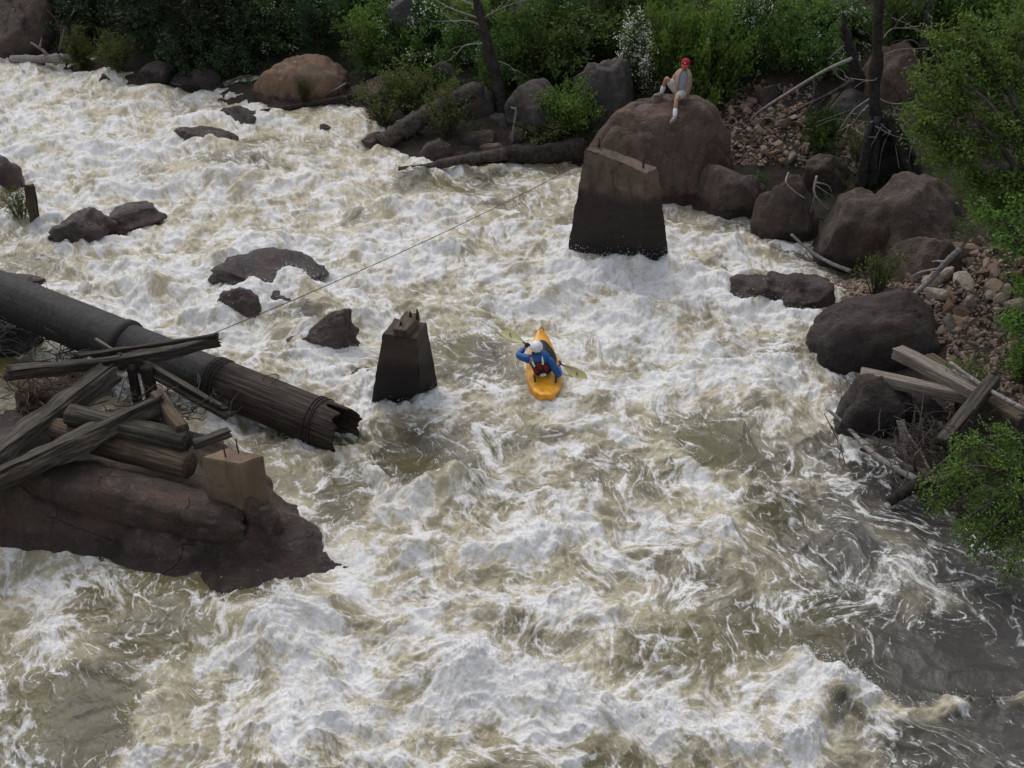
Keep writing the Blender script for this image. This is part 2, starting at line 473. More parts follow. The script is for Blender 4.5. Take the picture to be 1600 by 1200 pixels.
# breaking crests: picture polyline, half-width m, height m, foam gained
CRESTS = [
 ([(425, 970), (462, 1035), (480, 1098), (560, 1132), (645, 1142), (700, 1095), (765, 1048), (850, 1075), (940, 1118), (1050, 1142), (1150, 1165), (1235, 1142), (1300, 1095)], .45, .42, .55),
 ([(545, 870), (590, 820), (640, 785), (740, 752), (850, 715)], .32, .25, .35),
 ([(880, 640), (985, 685), (1070, 720), (1125, 775), (1138, 830), (1100, 870)], .16, .10, .45),
 ([(210, 1190), (232, 1120), (262, 1062), (335, 1025), (420, 985)], .25, .20, .45),
 ([(330, 945), (400, 955), (455, 968), (530, 962)], .12, .10, .5),
 ([(880, 398), (940, 420), (1010, 430), (1060, 425)], .40, .26, .5),
 ([(880, 470), (980, 490), (1060, 535), (1150, 590), (1230, 640), (1310, 640)], .55, .34, .35),
 ([(1240, 1040), (1330, 1075), (1440, 1108), (1530, 1112), (1600, 1090)], .14, .12, .55),
 ([(480, 690), (560, 720), (600, 760), (590, 800)], .15, .08, .35),
 ([(420, 440), (500, 450), (590, 430), (650, 400)], .5, .30, .3),
 ([(330, 500), (380, 505), (470, 520), (560, 560)], .4, .2, .35),
 ([(120, 420), (190, 440), (260, 460)], .5, .25, .3),
 ([(200, 250), (300, 270), (430, 300)], .6, .3, .25),
 ([(520, 300), (610, 330), (700, 320)], .5, .35, .25),
 ([(620, 850), (720, 830), (800, 850), (880, 840)], .3, .2, .3),
 ([(680, 960), (760, 930), (850, 945), (930, 960)], .35, .25, .35),
 ([(1130, 745), (1180, 760), (1250, 752), (1310, 740)], .15, .14, .3),
 ([(560, 640), (640, 625), (690, 610)], .2, .14, .35),
 ([(60, 240), (160, 230), (260, 220), (340, 230)], .6, .3, .2),
 ([(1080, 470), (1150, 480), (1250, 490)], .3, .14, .3),
]
# clear, glassy swells where the olive water shows: px, py, radius x px, radius y px, height m, foam lost
SWELLS = [(340, 262, 60, 24, .35, .5), (655, 298, 42, 20, .45, .55), (470, 500, 40, 40, .25, .55), (570, 350, 40, 18, .3, .35), (1070, 505, 55, 22, .3, .4),
          (1310, 1130, 42, 20, .2, .5), (800, 970, 60, 30, .15, .3), (140, 1120, 120, 70, .05, .3), (640, 720, 110, 60, .05, .25), (1150, 690, 70, 40, .05, .4),
          (950, 335, 80, 26, .15, .3), (730, 560, 70, 30, .05, .35), (1000, 410, 70, 10, .2, .2), (250, 460, 50, 14, .2, .3), (740, 290, 30, 12, .2, .4),
          (1330, 855, 60, 30, .05, .25), (700, 780, 60, 30, .1, .2), (520, 830, 60, 60, .0, .3), (1480, 1060, 120, 60, .05, .4), (1180, 640, 26, 14, .2, .5),
          (860, 690, 50, 22, .12, .3), (1000, 1030, 80, 40, .1, .25), (1230, 1010, 100, 40, .05, .2), (560, 1168, 70, 16, -.05, .35), (690, 1150, 50, 16, -.03, .25), (900, 1172, 90, 14, -.05, .3), (1120, 1196, 90, 14, -.05, .35), (90, 640, 110, 60, 0, .5), (1440, 640, 90, 60, 0, .4)]

def bil(G, x0, y0, h, X, Y):
    fx = np.clip((X - x0) / h, 0, G.shape[1] - 1.001); fy = np.clip((Y - y0) / h, 0, G.shape[0] - 1.001)
    ix = fx.astype(np.int32); iy = fy.astype(np.int32); fx -= ix; fy -= iy
    return (G[iy, ix] * (1 - fx) + G[iy, ix + 1] * fx) * (1 - fy) + (G[iy + 1, ix] * (1 - fx) + G[iy + 1, ix + 1] * fx) * fy

def seg_dist(X, Y, pts):
    d = np.full(X.shape, 1e9, np.float32)
    for (ax, ay), (bx, by) in zip(pts[:-1], pts[1:]):
        ex, ey = bx - ax, by - ay; L = ex * ex + ey * ey
        t = np.clip(((X - ax) * ex + (Y - ay) * ey) / L, 0, 1)
        d = np.minimum(d, (X - ax - t * ex) ** 2 + (Y - ay - t * ey) ** 2)
    return np.sqrt(d)

# columns and rows are closer together where the bank looks down on the near water
cx = np.concatenate([np.arange(-1500, -120, 12), np.arange(-120, 1720, 1.30), np.arange(1720, 2600, 12)])
cy = np.concatenate([np.arange(40, 70, 3), np.arange(70, 1240, 1.12), np.arange(1240, 1900, 8)])
U, Vv = np.meshgrid((cx - 800) / FPX, (600 - cy) / FPX)
tt = -CAMZ / (-SP + Vv * CP)
WX = (U * tt).astype(np.float32); WY = ((CP + Vv * SP) * tt).astype(np.float32)
shp = WX.shape
fx, fy = WX.ravel(), WY.ravel()
# the stream function of the eddies, and where each bit of water came from
h = .08; bx0, by0 = -34., 6.; gw, gh = 850, 620
BX, BY = np.meshgrid(bx0 + np.arange(gw) * h, by0 + np.arange(gh) * h)
psi = sum(a * pn2(BX * f, BY * f, s) for f, a, s in ((.22, 2.6, 31), (.5, 1.0, 32), (1.1, .26, 33), (2.3, .05, 34)))
dy_, dx_ = np.gradient(psi.astype(np.float32), h)
qx, qy = fx.copy(), fy.copy()
for i in range(12):
    vx = bil(dy_, bx0, by0, h, qx, qy); vy = -bil(dx_, bx0, by0, h, qx, qy)
    qx -= .026 * vx; qy -= .026 * vy
ang = R(-22); fl = (math.sin(-ang), -math.cos(ang))                # mean run of the stream
qs = qx * fl[1] * -1 + qy * fl[0]; ql = (qx * fl[0] + qy * fl[1]) * .72
# foam wanted here
PX, PY = to_px(fx, fy)
wob = 60 * pn2(fx * .45, fy * .45, 50), 40 * pn2(fx * .45, fy * .45, 51)
gxx = np.clip((PX + wob[0]) / 100, 0, 15.99); gyy = np.clip((PY + wob[1] - 100) / 100, 0, 10.99)
ix, iy = gxx.astype(int), gyy.astype(int); ax_, ay_ = gxx - ix, gyy - iy
D = (DV[iy, ix] * (1 - ax_) + DV[iy, ix + 1] * ax_) * (1 - ay_) + (DV[iy + 1, ix] * (1 - ax_) + DV[iy + 1, ix + 1] * ax_) * ay_
H = np.zeros_like(fx); crestf = np.zeros_like(fx)
ox = fx + .22 * pn2(fx * 1.1, fy * 1.1, 60) + .08 * pn2(fx * 4, fy * 4, 62); oy = fy + .22 * pn2(fx * 1.1, fy * 1.1, 61) + .08 * pn2(fx * 4, fy * 4, 63)
for pts, w_, a_, f_ in CRESTS:
    wp = [at_z(*p)[:2] for p in pts]
    d = seg_dist(ox, oy, wp); d2 = seg_dist(ox, oy + w_ * .55, wp)
    g = np.exp(-(d / w_) ** 2)
    am = .65 + .5 * pn2(fx * .9, fy * .9, 65)
    H += a_ * g * am
    ff = f_ * np.maximum(g, np.exp(-((d2) / (w_ * 1.5)) ** 2)) * (.75 + .5 * pn2(fx * 1.4, fy * 1.4, 66))
    D = D + ff; crestf = np.maximum(crestf, g * np.minimum(1, f_ * 2))
olive = np.zeros_like(fx)
for px, py, rx, ry, a_, f_ in SWELLS:
    p = at_z(px, py); s_ = scale_at(p); dep = CAMZ / np.linalg.norm(p - [0, 0, CAMZ])
    ra, rb = rx / s_, ry / s_ / dep
    e = ((ox - p[0]) / ra) ** 2 + ((oy - p[1]) / rb) ** 2
    g = np.exp(-e); H += a_ * np.exp(-(((ox - p[0]) / ra) ** 2 + ((oy - p[1] - rb * .5) / rb) ** 2)); D = D - f_ * g; olive = np.maximum(olive, g * min(1, f_ * 2))
# foam thrown about the rocks, posts and piers that stand in the stream
OBST = [(318, 205, 46), (375, 180, 36), (165, 352, 90), (418, 425, 75), (375, 468, 35), (510, 510, 60), (630, 605, 56), (960, 400, 90), (1215, 462, 85), (1345, 535, 90),
        (530, 690, 50), (300, 900, 230), (20, 290, 40), (690, 250, 70), (50, 345, 30), (1370, 660, 70)]
for px, py, r_ in OBST:
    p = at_z(px, py); rr = r_ / scale_at(p)
    d = np.hypot(ox - p[0], (oy - p[1]) * 1.1) - rr
    g = np.exp(-(np.abs(d) / .28) ** 1.5); D = D + .22 * g; H += .10 * g
wx_, wy_ = fx + .35 * pn2(fx * .5, fy * .5, 101), fy + .35 * pn2(fx * .5, fy * .5, 102)
la = wx_ * fl[0] + wy_ * fl[1]; lb = wx_ * -fl[1] + wy_ * fl[0]
sw = (1 - np.abs(pn2(la * .42, lb * .20, 103)) * 1.6); sw = np.clip(sw, 0, 1) ** 2.2
sw2 = (1 - np.abs(pn2(la * .95 + 3, lb * .45, 104)) * 1.6); sw2 = np.clip(sw2, 0, 1) ** 2
swf = np.clip(1 - np.abs(pn2((la - .30) * .42, lb * .20, 103)) * 1.5, 0, 1) ** 1.6
act = sst(.3, .75, D)
lull = pn2(fx * .28, fy * .34, 105)
D = D + act * (.24 * (swf - .38) + .12 * (sw2 - .4)) + .12 * lull + .01 - .08 * sst(23, 32, fy)
H += act * (.20 * (sw - .3) + .08 * (sw2 - .3))
T = sst(.15, .85, D)                                                # how rough
big = pn2(fx * .55, fy * .75, 70) * .20 + pn2(ql * .9, qs * .9, 71) * .11
hx, hy = .35 * qx + .65 * fx, .35 * qy + .65 * fy
bil1 = np.abs(pn2(hx * 1.5, hy * 1.7, 72)); bil2 = np.abs(pn2(hx * 3.4, hy * 3.8, 73)); bil3 = np.abs(pn2(hx * 7.6, hy * 8.2, 74)); bil4 = np.abs(pn2(hx * 17, hy * 17, 75))
rid1 = 1 - np.abs(pn2(fx * 1.1 + .3 * qx, fy * 1.5 + .3 * qy, 76)); 
far = sst(20, 40, fy)
H += (.35 + .9 * T) * big + T * (.20 * bil1 + .085 * bil2 + .030 * bil3 + .008 * bil4 - .11) + (.3 + .7 * T) * .10 * (rid1 ** 3 - .4)
kp = at_z(849, 578); H *= 1 - .72 * np.exp(-((fx - kp[0]) ** 2 + (fy - kp[1]) ** 2) / 1.5 ** 2)
H += .008 * fbm2(fx, fy, 5, 3, 77) + T * .016 * fbm2(fx, fy, 11, 3, 78)
# splashes: small peaks thrown up where it breaks
sp_ = np.clip(pn2(fx * 6, fy * 6, 79) - .25, 0, 1) * np.clip(pn2(fx * 17, fy * 17, 80) + .2, 0, 1)
H += crestf * sp_ * .22
# foam that is really there: froth, and the lace drawn out between
fr = .5 + .5 * fbm2(ql, qs, 1.3, 6, 81, .68) * .85
lc = np.zeros_like(fx)
for f_, w_, s_ in ((.62, .40, 91), (1.25, .62, 92), (2.6, .62, 93), (5.2, .6, 94), (9.5, .4, 95)):
    r1 = 1 - np.abs(pn2(ql * f_, qs * f_, s_)) * 1.9
    lc = np.maximum(lc, w_ * sst(.66, 1.0, r1) ** 1.5 * (.25 + .9 * sst(-.22, .40, pn2(qx * f_ * .8, qy * f_ * .8, s_ + 20))))
froth = sst(1.22 - D * .95 - .30, 1.22 - D * .95 + .50, fr + .35 * (bil2 - .2))
lace = lc * sst(-.22, .40, D)
foam = 1 - (1 - .66 * froth) * (1 - .62 * lace)
tone = .5 + .5 * fbm2(qx, qy, .8, 4, 97)
aer = np.clip(sst(.12, .80, D) * .66 + .45 * (tone - .42) + .25 * froth + .15 * crestf + .14 * sst(22, 31, fy), 0, 1)
foam = np.clip(foam * (1 - .35 * olive), 0, 1)
# thinner towards the banks, still near the right-hand eddy
FRONT = [at_z(*p)[:2] for p in ((-400, 850), (-200, 850), (0, 858), (150, 876), (300, 914), (345, 930), (450, 906), (552, 889), (490, 795), (430, 735))]
H *= .30 + .70 * sst(0, 1.1, seg_dist(fx, fy, FRONT))
H *= .86
WZ = H.astype(np.float32)
idx = np.arange(WX.size).reshape(shp)
# picture rows run away from the far bank towards the camera
F = np.stack([idx[:-1, :-1].ravel(), idx[1:, :-1].ravel(), idx[1:, 1:].ravel(), idx[:-1, 1:].ravel()], 1)

m, t, b = nmat('white_water'); k = NT(t); q = k.attr('drift', 'Vector')
f0, a0 = k.attr('foam'), k.attr('aer')
o = k.pos()
n1 = k.noise(q, 6, 5, .62, .2); n2 = k.noise(q, 21, 4, .65, .2); n3 = k.noise(o, 55, 3, .6)
def strands(v, sc, seed):
    x = k.noise(v, sc, 3, .55, .5)
    return k.math('SUBTRACT', 1., k.math('MULTIPLY', k.math('ABSOLUTE', k.math('SUBTRACT', x, .5)), 7.), True)
s1 = strands(q, 4.2, 0); s2 = strands(o, 10, 1)
fd = k.math('ADD', f0, k.math('ADD', k.math('MULTIPLY', k.math('SUBTRACT', n1, .5), .85), k.math('MULTIPLY', k.math('SUBTRACT', n2, .5), 1.35)))
fd = k.math('ADD', fd, k.math('MULTIPLY', k.math('ADD', k.math('MULTIPLY', s1, .30), k.math('MULTIPLY', s2, .24)), k.ramp(f0, .0, .4)))
# the net of foam left between the boils: thin broken cell walls at two sizes
wn = k.n('ShaderNodeTexNoise'); wn.inputs['Scale'].default_value = 2.2; wn.inputs['Detail'].default_value = 4; k.l(q, wn.inputs['Vector'])
wv = k.n('ShaderNodeMixRGB', blend_type='ADD'); wv.inputs[0].default_value = .62; k.l(q, wv.inputs[1]); k.l(wn.outputs['Color'], wv.inputs[2])
def net(sc, w0, w1):
    v = k.n('ShaderNodeTexVoronoi', feature='DISTANCE_TO_EDGE', voronoi_dimensions='2D'); v.inputs['Scale'].default_value = sc; k.l(wv.outputs[0], v.inputs['Vector'])
    thick = k.math('ADD', w0, k.math('MULTIPLY', k.ramp(n1, .35, .7), w1))
    return k.math('SUBTRACT', 1., k.math('DIVIDE', v.outputs['Distance'], thick), True)
br_ = k.ramp(k.noise(o, 1.5, 4, .6), .40, .66)
nets = k.math('MAXIMUM', k.math('MULTIPLY', net(1.5, .03, .14), .75), k.math('MULTIPLY', net(4.6, .05, .22), .62))
nets = k.math('MULTIPLY', k.math('MULTIPLY', nets, br_), k.ramp(a0, .0, .22, .22, .80))
fd = k.math('ADD', fd, nets)
gate = k.ramp(k.math('ADD', f0, nets), .02, .25)
ff = k.math('MULTIPLY', k.ramp(fd, .20, 1.26), gate)
gx_s = k.ramp(k.sep(o, 0), 2.6, 7.0)  # slate towards the right: reflection of bank and sky put into the water colour
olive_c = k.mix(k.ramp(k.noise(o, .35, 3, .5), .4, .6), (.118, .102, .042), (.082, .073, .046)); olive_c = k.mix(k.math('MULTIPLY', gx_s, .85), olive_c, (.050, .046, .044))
cream = (.49, .428, .295)
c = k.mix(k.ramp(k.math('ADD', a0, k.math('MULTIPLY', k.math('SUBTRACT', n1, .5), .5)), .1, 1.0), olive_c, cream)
speck = k.math('MULTIPLY', k.ramp(k.noise(o, 38, 3, .7), .60, .74), k.ramp(a0, .1, .5))
c = k.mix(k.math('MULTIPLY', speck, .45), c, (.72, .71, .68))
c = k.mix(ff, c, (.77, .76, .745))
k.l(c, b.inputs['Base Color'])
k.l(k.math('ADD', .10, k.math('MULTIPLY', k.math('MAXIMUM', ff, k.math('MULTIPLY', a0, .55)), .55)), b.inputs['Roughness'])
b.inputs['IOR'].default_value = 1.33
hh = k.math('ADD', k.math('MULTIPLY', n2, .6), k.math('ADD', k.math('MULTIPLY', n1, .8), k.math('MULTIPLY', n3, .35)))
bu = k.n('ShaderNodeBump'); bu.inputs['Distance'].default_value = .06
k.l(k.math('ADD', .22, k.math('MULTIPLY', ff, .28)), bu.inputs['Strength']); k.l(hh, bu.inputs['Height']); k.l(bu.outputs[0], b.inputs['Normal'])
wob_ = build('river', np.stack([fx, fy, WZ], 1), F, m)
put(wob_, kind='structure')
me = wob_.data
for nm, arr in (('foam', foam), ('aer', aer)):
    at = me.attributes.new(nm, 'FLOAT', 'POINT'); at.data.foreach_set('value', arr.astype(np.float32))
at = me.attributes.new('drift', 'FLOAT_VECTOR', 'POINT')
at.data.foreach_set('vector', np.stack([ql, qs, WZ * 1.0], 1).astype(np.float32).ravel())

# drops and flecks thrown off the breaking crests
R2 = np.random.RandomState(9)
wgt = (np.clip(crestf, 0, 1) ** 1.5 * .8 + .25 * np.clip(D - .75, 0, 1)) * T * np.clip(sp_ * 6 + .15, 0, 1) * (PX > -80) * (PX < 1680) * (PY > 90) * (PY < 1260)
wgt = wgt / (np.maximum(scale_at(np.array([fx, fy, 0 * fx])), 1) ** 1.0); wgt /= wgt.sum()
ids = R2.choice(len(fx), 20000, p=wgt); n = len(ids)
hgt = R2.exponential(.055, n) * (.5 + crestf[ids])
C_ = np.stack([fx[ids], fy[ids], WZ[ids] + hgt], 1) + R2.normal(size=(n, 3)) * [.05, .05, .01]
rad = R2.uniform(.003, .010, n) * (1 + .6 * sst(18, 38, C_[:, 1]))
O_ = np.array([[1, 0, 0], [-1, 0, 0], [0, 1, 0], [0, -1, 0], [0, 0, 1], [0, 0, -1]], float)
OF = np.array([[0, 2, 4], [2, 1, 4], [1, 3, 4], [3, 0, 4], [2, 0, 5], [1, 2, 5], [3, 1, 5], [0, 3, 5]])
V = (C_[:, None, :] + O_[None] * rad[:, None, None] * R2.uniform(.6, 1.5, (n, 1, 3))).reshape(-1, 3); F = (OF[None] + 6 * np.arange(n)[:, None, None]).reshape(-1, 3)
M['drop'] = plain_mat('drop', (.78, .78, .79), .4, .03, 5, .5)
put(build('spray', V, F, M['drop'], None, (0, 0, 0)), 'fine white spray thrown up over the breaking waves', 'spray', None, 'stuff')

# ------------------------------------------------------------------ piers and the stump of concrete
def conc_mat(name, c1, c2, dark, wet, stain):
    m, t, b = nmat(name); k = NT(t); o = k.pos()
    n1, n2, n3 = k.noise(o, 1.2, 5, .6), k.noise(o, 7, 6, .65), k.noise(o, 60, 3, .6)
    c = k.mix(k.ramp(n1, .38, .62), c1, c2); c = k.mix(k.ramp(n2, .5, .75, 0, .6), c, tuple(v * .5 for v in c1))
    c = k.mix(k.ramp(k.noise(k.mapv(o, (3, 3, .3)), 1.5, 4, .6), .5, .68, 0, .75), c, stain)
    z = k.math('ADD', k.sep(o, 2), k.math('MULTIPLY', k.math('SUBTRACT', n1, .5), 1.1))
    c = k.mix(k.ramp(z, wet - .35, wet + .35, 1, 0), c, dark)
    c = k.mix(k.ramp(k.noise(o, 30, 3, .6), .66, .76, 0, .5), c, tuple(min(1, v * 1.9) for v in c2))
    k.l(c, b.inputs['Base Color']); b.inputs['Roughness'].default_value = .85; b.inputs['Specular IOR Level'].default_value = .25
    k.bump(b, k.math('ADD', n2, k.math('MULTIPLY', n3, .5)), .7, .04); return m
M['conc_dark'] = conc_mat('conc_dark', (.11, .082, .062), (.16, .115, .085), (.034, .028, .024), 2.0, (.05, .04, .033))
M['conc_black'] = conc_mat('conc_black', (.062, .05, .043), (.085, .067, .055), (.030, .026, .024), 1.0, (.11, .07, .045))
M['conc_tan'] = conc_mat('conc_tan', (.16, .112, .072), (.22, .158, .104), (.10, .072, .055), -1., (.13, .09, .06))

def block(bot, top, n=26, seed=0, amp=.012, boards=0., chip=.03):
    """a cast block from four lower and four upper corners, worn at its edges"""
    bot, top = np.array(bot, float), np.array(top, float); V, F = [], []
    quads = [(bot[0], bot[1], top[1], top[0]), (bot[1], bot[2], top[2], top[1]), (bot[2], bot[3], top[3], top[2]), (bot[3], bot[0], top[0], top[3]), (top[0], top[1], top[2], top[3]), (bot[3], bot[2], bot[1], bot[0])]
    key = {}
    ctr = (bot.mean(0) + top.mean(0)) / 2
    for a, b_, c_, d_ in quads:
        g = np.empty((n + 1, n + 1), int)
        for i in range(n + 1):
            for j in range(n + 1):
                u, v = i / n, j / n
                p = (a * (1 - u) + b_ * u) * (1 - v) + (d_ * (1 - u) + c_ * u) * v
                kk = tuple(np.round(p, 4))
                if kk not in key: key[kk] = len(V); V.append(p)
                g[i, j] = key[kk]
        for i in range(n):
            for j in range(n): F.append((g[i, j], g[i + 1, j], g[i + 1, j + 1], g[i, j + 1]))
    V = np.array(V); deg = np.zeros(len(V)); nr = np.zeros((len(V), 3))
    for f in F:
        q = V[list(f)]; nn = np.cross(q[1] - q[0], q[2] - q[0]); nn /= np.linalg.norm(nn) + 1e-9
        for i in f: nr[i] += nn
    mag = np.linalg.norm(nr, axis=1); nr /= mag[:, None] + 1e-9
    edge = (mag < 3.6).astype(float)
    d = fbm3(V * 3.1, 1, 4, seed) * amp + fbm3(V * 15, 1, 2, seed + 2) * amp * .3
    d -= edge * (.012 + np.clip(pn3(V * 5, seed + 4), 0, 1) * chip)
    if boards: d -= (np.abs(((V[:, 2] / boards) % 1) - .5) > .45) * .03; d += .012 * np.sign(pn3(np.stack([V[:, 0] * .01, V[:, 1] * .01, np.floor(V[:, 2] / boards + .5) * 1.37], 1), 5))
    return V + nr * d[:, None], F

# the tall pier by the far bank
tp = [at_z(914, 231, 2.95), at_z(1011, 272, 2.78), at_z(1029, 264, 2.80), at_z(935, 226, 2.97)]
bt = [at_z(886, 396, 0.0), at_z(1001, 416, 0.0), at_z(1047, 414, 0.0)]; bt.append(bt[0] + bt[2] - bt[1])
def below(bt, tp, k): return [b_ + (b_ - t_) * k for b_, t_ in zip(bt, tp)]
V, F = block(below(bt, tp, .28), tp, 44, 3, .02, .42, .12)
pr = build('pier', V, F, M['conc_dark'], None, tuple(np.mean(bt, 0)), smooth=False)
put(pr, 'tall dark tapered concrete pier in the rapids below the seated man', 'pier')
for (px, py, z_, hgt) in ((936, 229, 2.95, .22), (1005, 263, 2.8, .30)):
    p = at_z(px, py, z_); V, F = tube([p + [0, 0, -.05], p + [0, 0, hgt]], [.022, .02], 8)
    o = build('bolt', V, F, M['iron'], None, tuple(np.mean(bt, 0))); o.location = (0, 0, 0); o.parent = pr
# the short pier left of the kayak
tp = [at_z(597, 522, 1.85), at_z(651, 530, 1.85), at_z(667, 503, 1.85), at_z(616, 497, 1.85)]
bt = [at_z(579, 626, 0.0), at_z(657, 617, 0.0), at_z(684, 598, 0.0)]; bt.append(bt[0] + bt[2] - bt[1])
bt[0] = at_z(579, 632, -.05)
V, F = block(below(bt, tp, .25), tp, 34, 8, .016, 0, .06)
pr2 = build('pier', V, F, M['conc_black'], None, tuple(np.mean(bt, 0)), smooth=False)
put(pr2, 'short black tapered concrete pier left of the kayak', 'pier')
# the rotten bolted timber on its top
V1, F1 = beam(at_z(625, 521, 1.95), at_z(644, 496, 1.97), .28, .2, 5, .03, .2, 24, 20)
o = build('timber_block', V1, F1, M['wood_brown'], None, tuple(at_z(634, 508, 1.86))); grain_of(o, V1[0], V1[-20])
put(o, 'short rotten timber block bolted on top of the small dark pier', 'timber')
for q, (px, py, hh_) in enumerate(((626, 510, .12), (641, 498, .16), (652, 499, .22))):
    p = at_z(px, py, 2.02); V, F = tube([p, p + [.01, 0, hh_ * .6], p + [.0, .01, hh_]], [.03, .028, .012], 7)
    c_ = build('bolt', V, F, M['iron'], None, tuple(o.location)); c_.location = (0, 0, 0); c_.parent = o

# ------------------------------------------------------------------ boulders
def dome(x0, x1, ytop, ybot, z0=0., dr=.8):
    """centre and half sizes of a boulder filling a picture box, its foot at ybot on height z0"""
    xc = (x0 + x1) / 2; p = at_z(xc, ybot, z0); s_ = scale_at(p)
    a = (x1 - x0) / 2 / s_; L = np.linalg.norm(p - [0, 0, CAMZ]); si = (CAMZ - z0) / L; co = math.sqrt(1 - si * si)
    t_ = (ybot - ytop) / s_; d = min(dr * a, t_ / si * .42)
    hh_ = math.sqrt(max((t_ - d * si) ** 2 - (d * si) ** 2, (.12 * t_) ** 2)) / co
    c = p + np.array([0, d, 0]); c[0] = c[0] * (c[1] / p[1]) ** .5
    return c, (a, d, hh_)

def boulder(name, label, x0, x1, yt, yb, mat, seed, z0=0., dr=.8, group=None, cuts=7, rough=.08, lay=0., tilt=0., sub_=4, parent=None, cut_lo=.72, cat='boulder', fine=.022, sq=2.6):
    c, s_ = dome(x0, x1, yt, yb, z0, dr)
    V, F = rock_mesh((1, 1, 1), seed, sub_ , cuts if seed not in (33, 34) else 4, rough, cut_lo, lay, fine, sq)
    # fill the box on its axes again after cutting
    V = V / np.abs(V).max(0)
    if tilt:
        cs, sn = math.cos(tilt), math.sin(tilt); x, z = V[:, 0].copy(), V[:, 2].copy(); V[:, 0] = cs * x - sn * z; V[:, 2] = sn * x + cs * z; V = V / np.abs(V).max(0)
    if seed == 78: V[:, 2] *= np.where(V[:, 2] > 0, .12 + .88 * np.clip((V[:, 0] + .95) / 1.65, 0, 1) ** 1.4, 1)
    if seed == 76: V[:, 2] *= np.where(V[:, 2] > 0, .12 + .88 * np.clip((V[:, 1] - .5 * V[:, 0] + 1.0) / 1.6, 0, 1), 1)
    if seed == 71: V[:, 2] *= np.where(V[:, 2] > 0, .25 + .75 * np.clip((.9 - V[:, 0]) / 1.5, 0, 1), 1)
    V = V * np.array(s_) * np.array([1.1, 1.05, 1.0])
    V[:, 2] = np.where(V[:, 2] < 0, V[:, 2] * max(.6, .5 / max(s_[2], .2)), V[:, 2])
    o = build(name, V + c, F, mat, None, tuple(c))
    put(o, label, cat, group); o['_c'] = tuple(c)
    return o, V + c, F

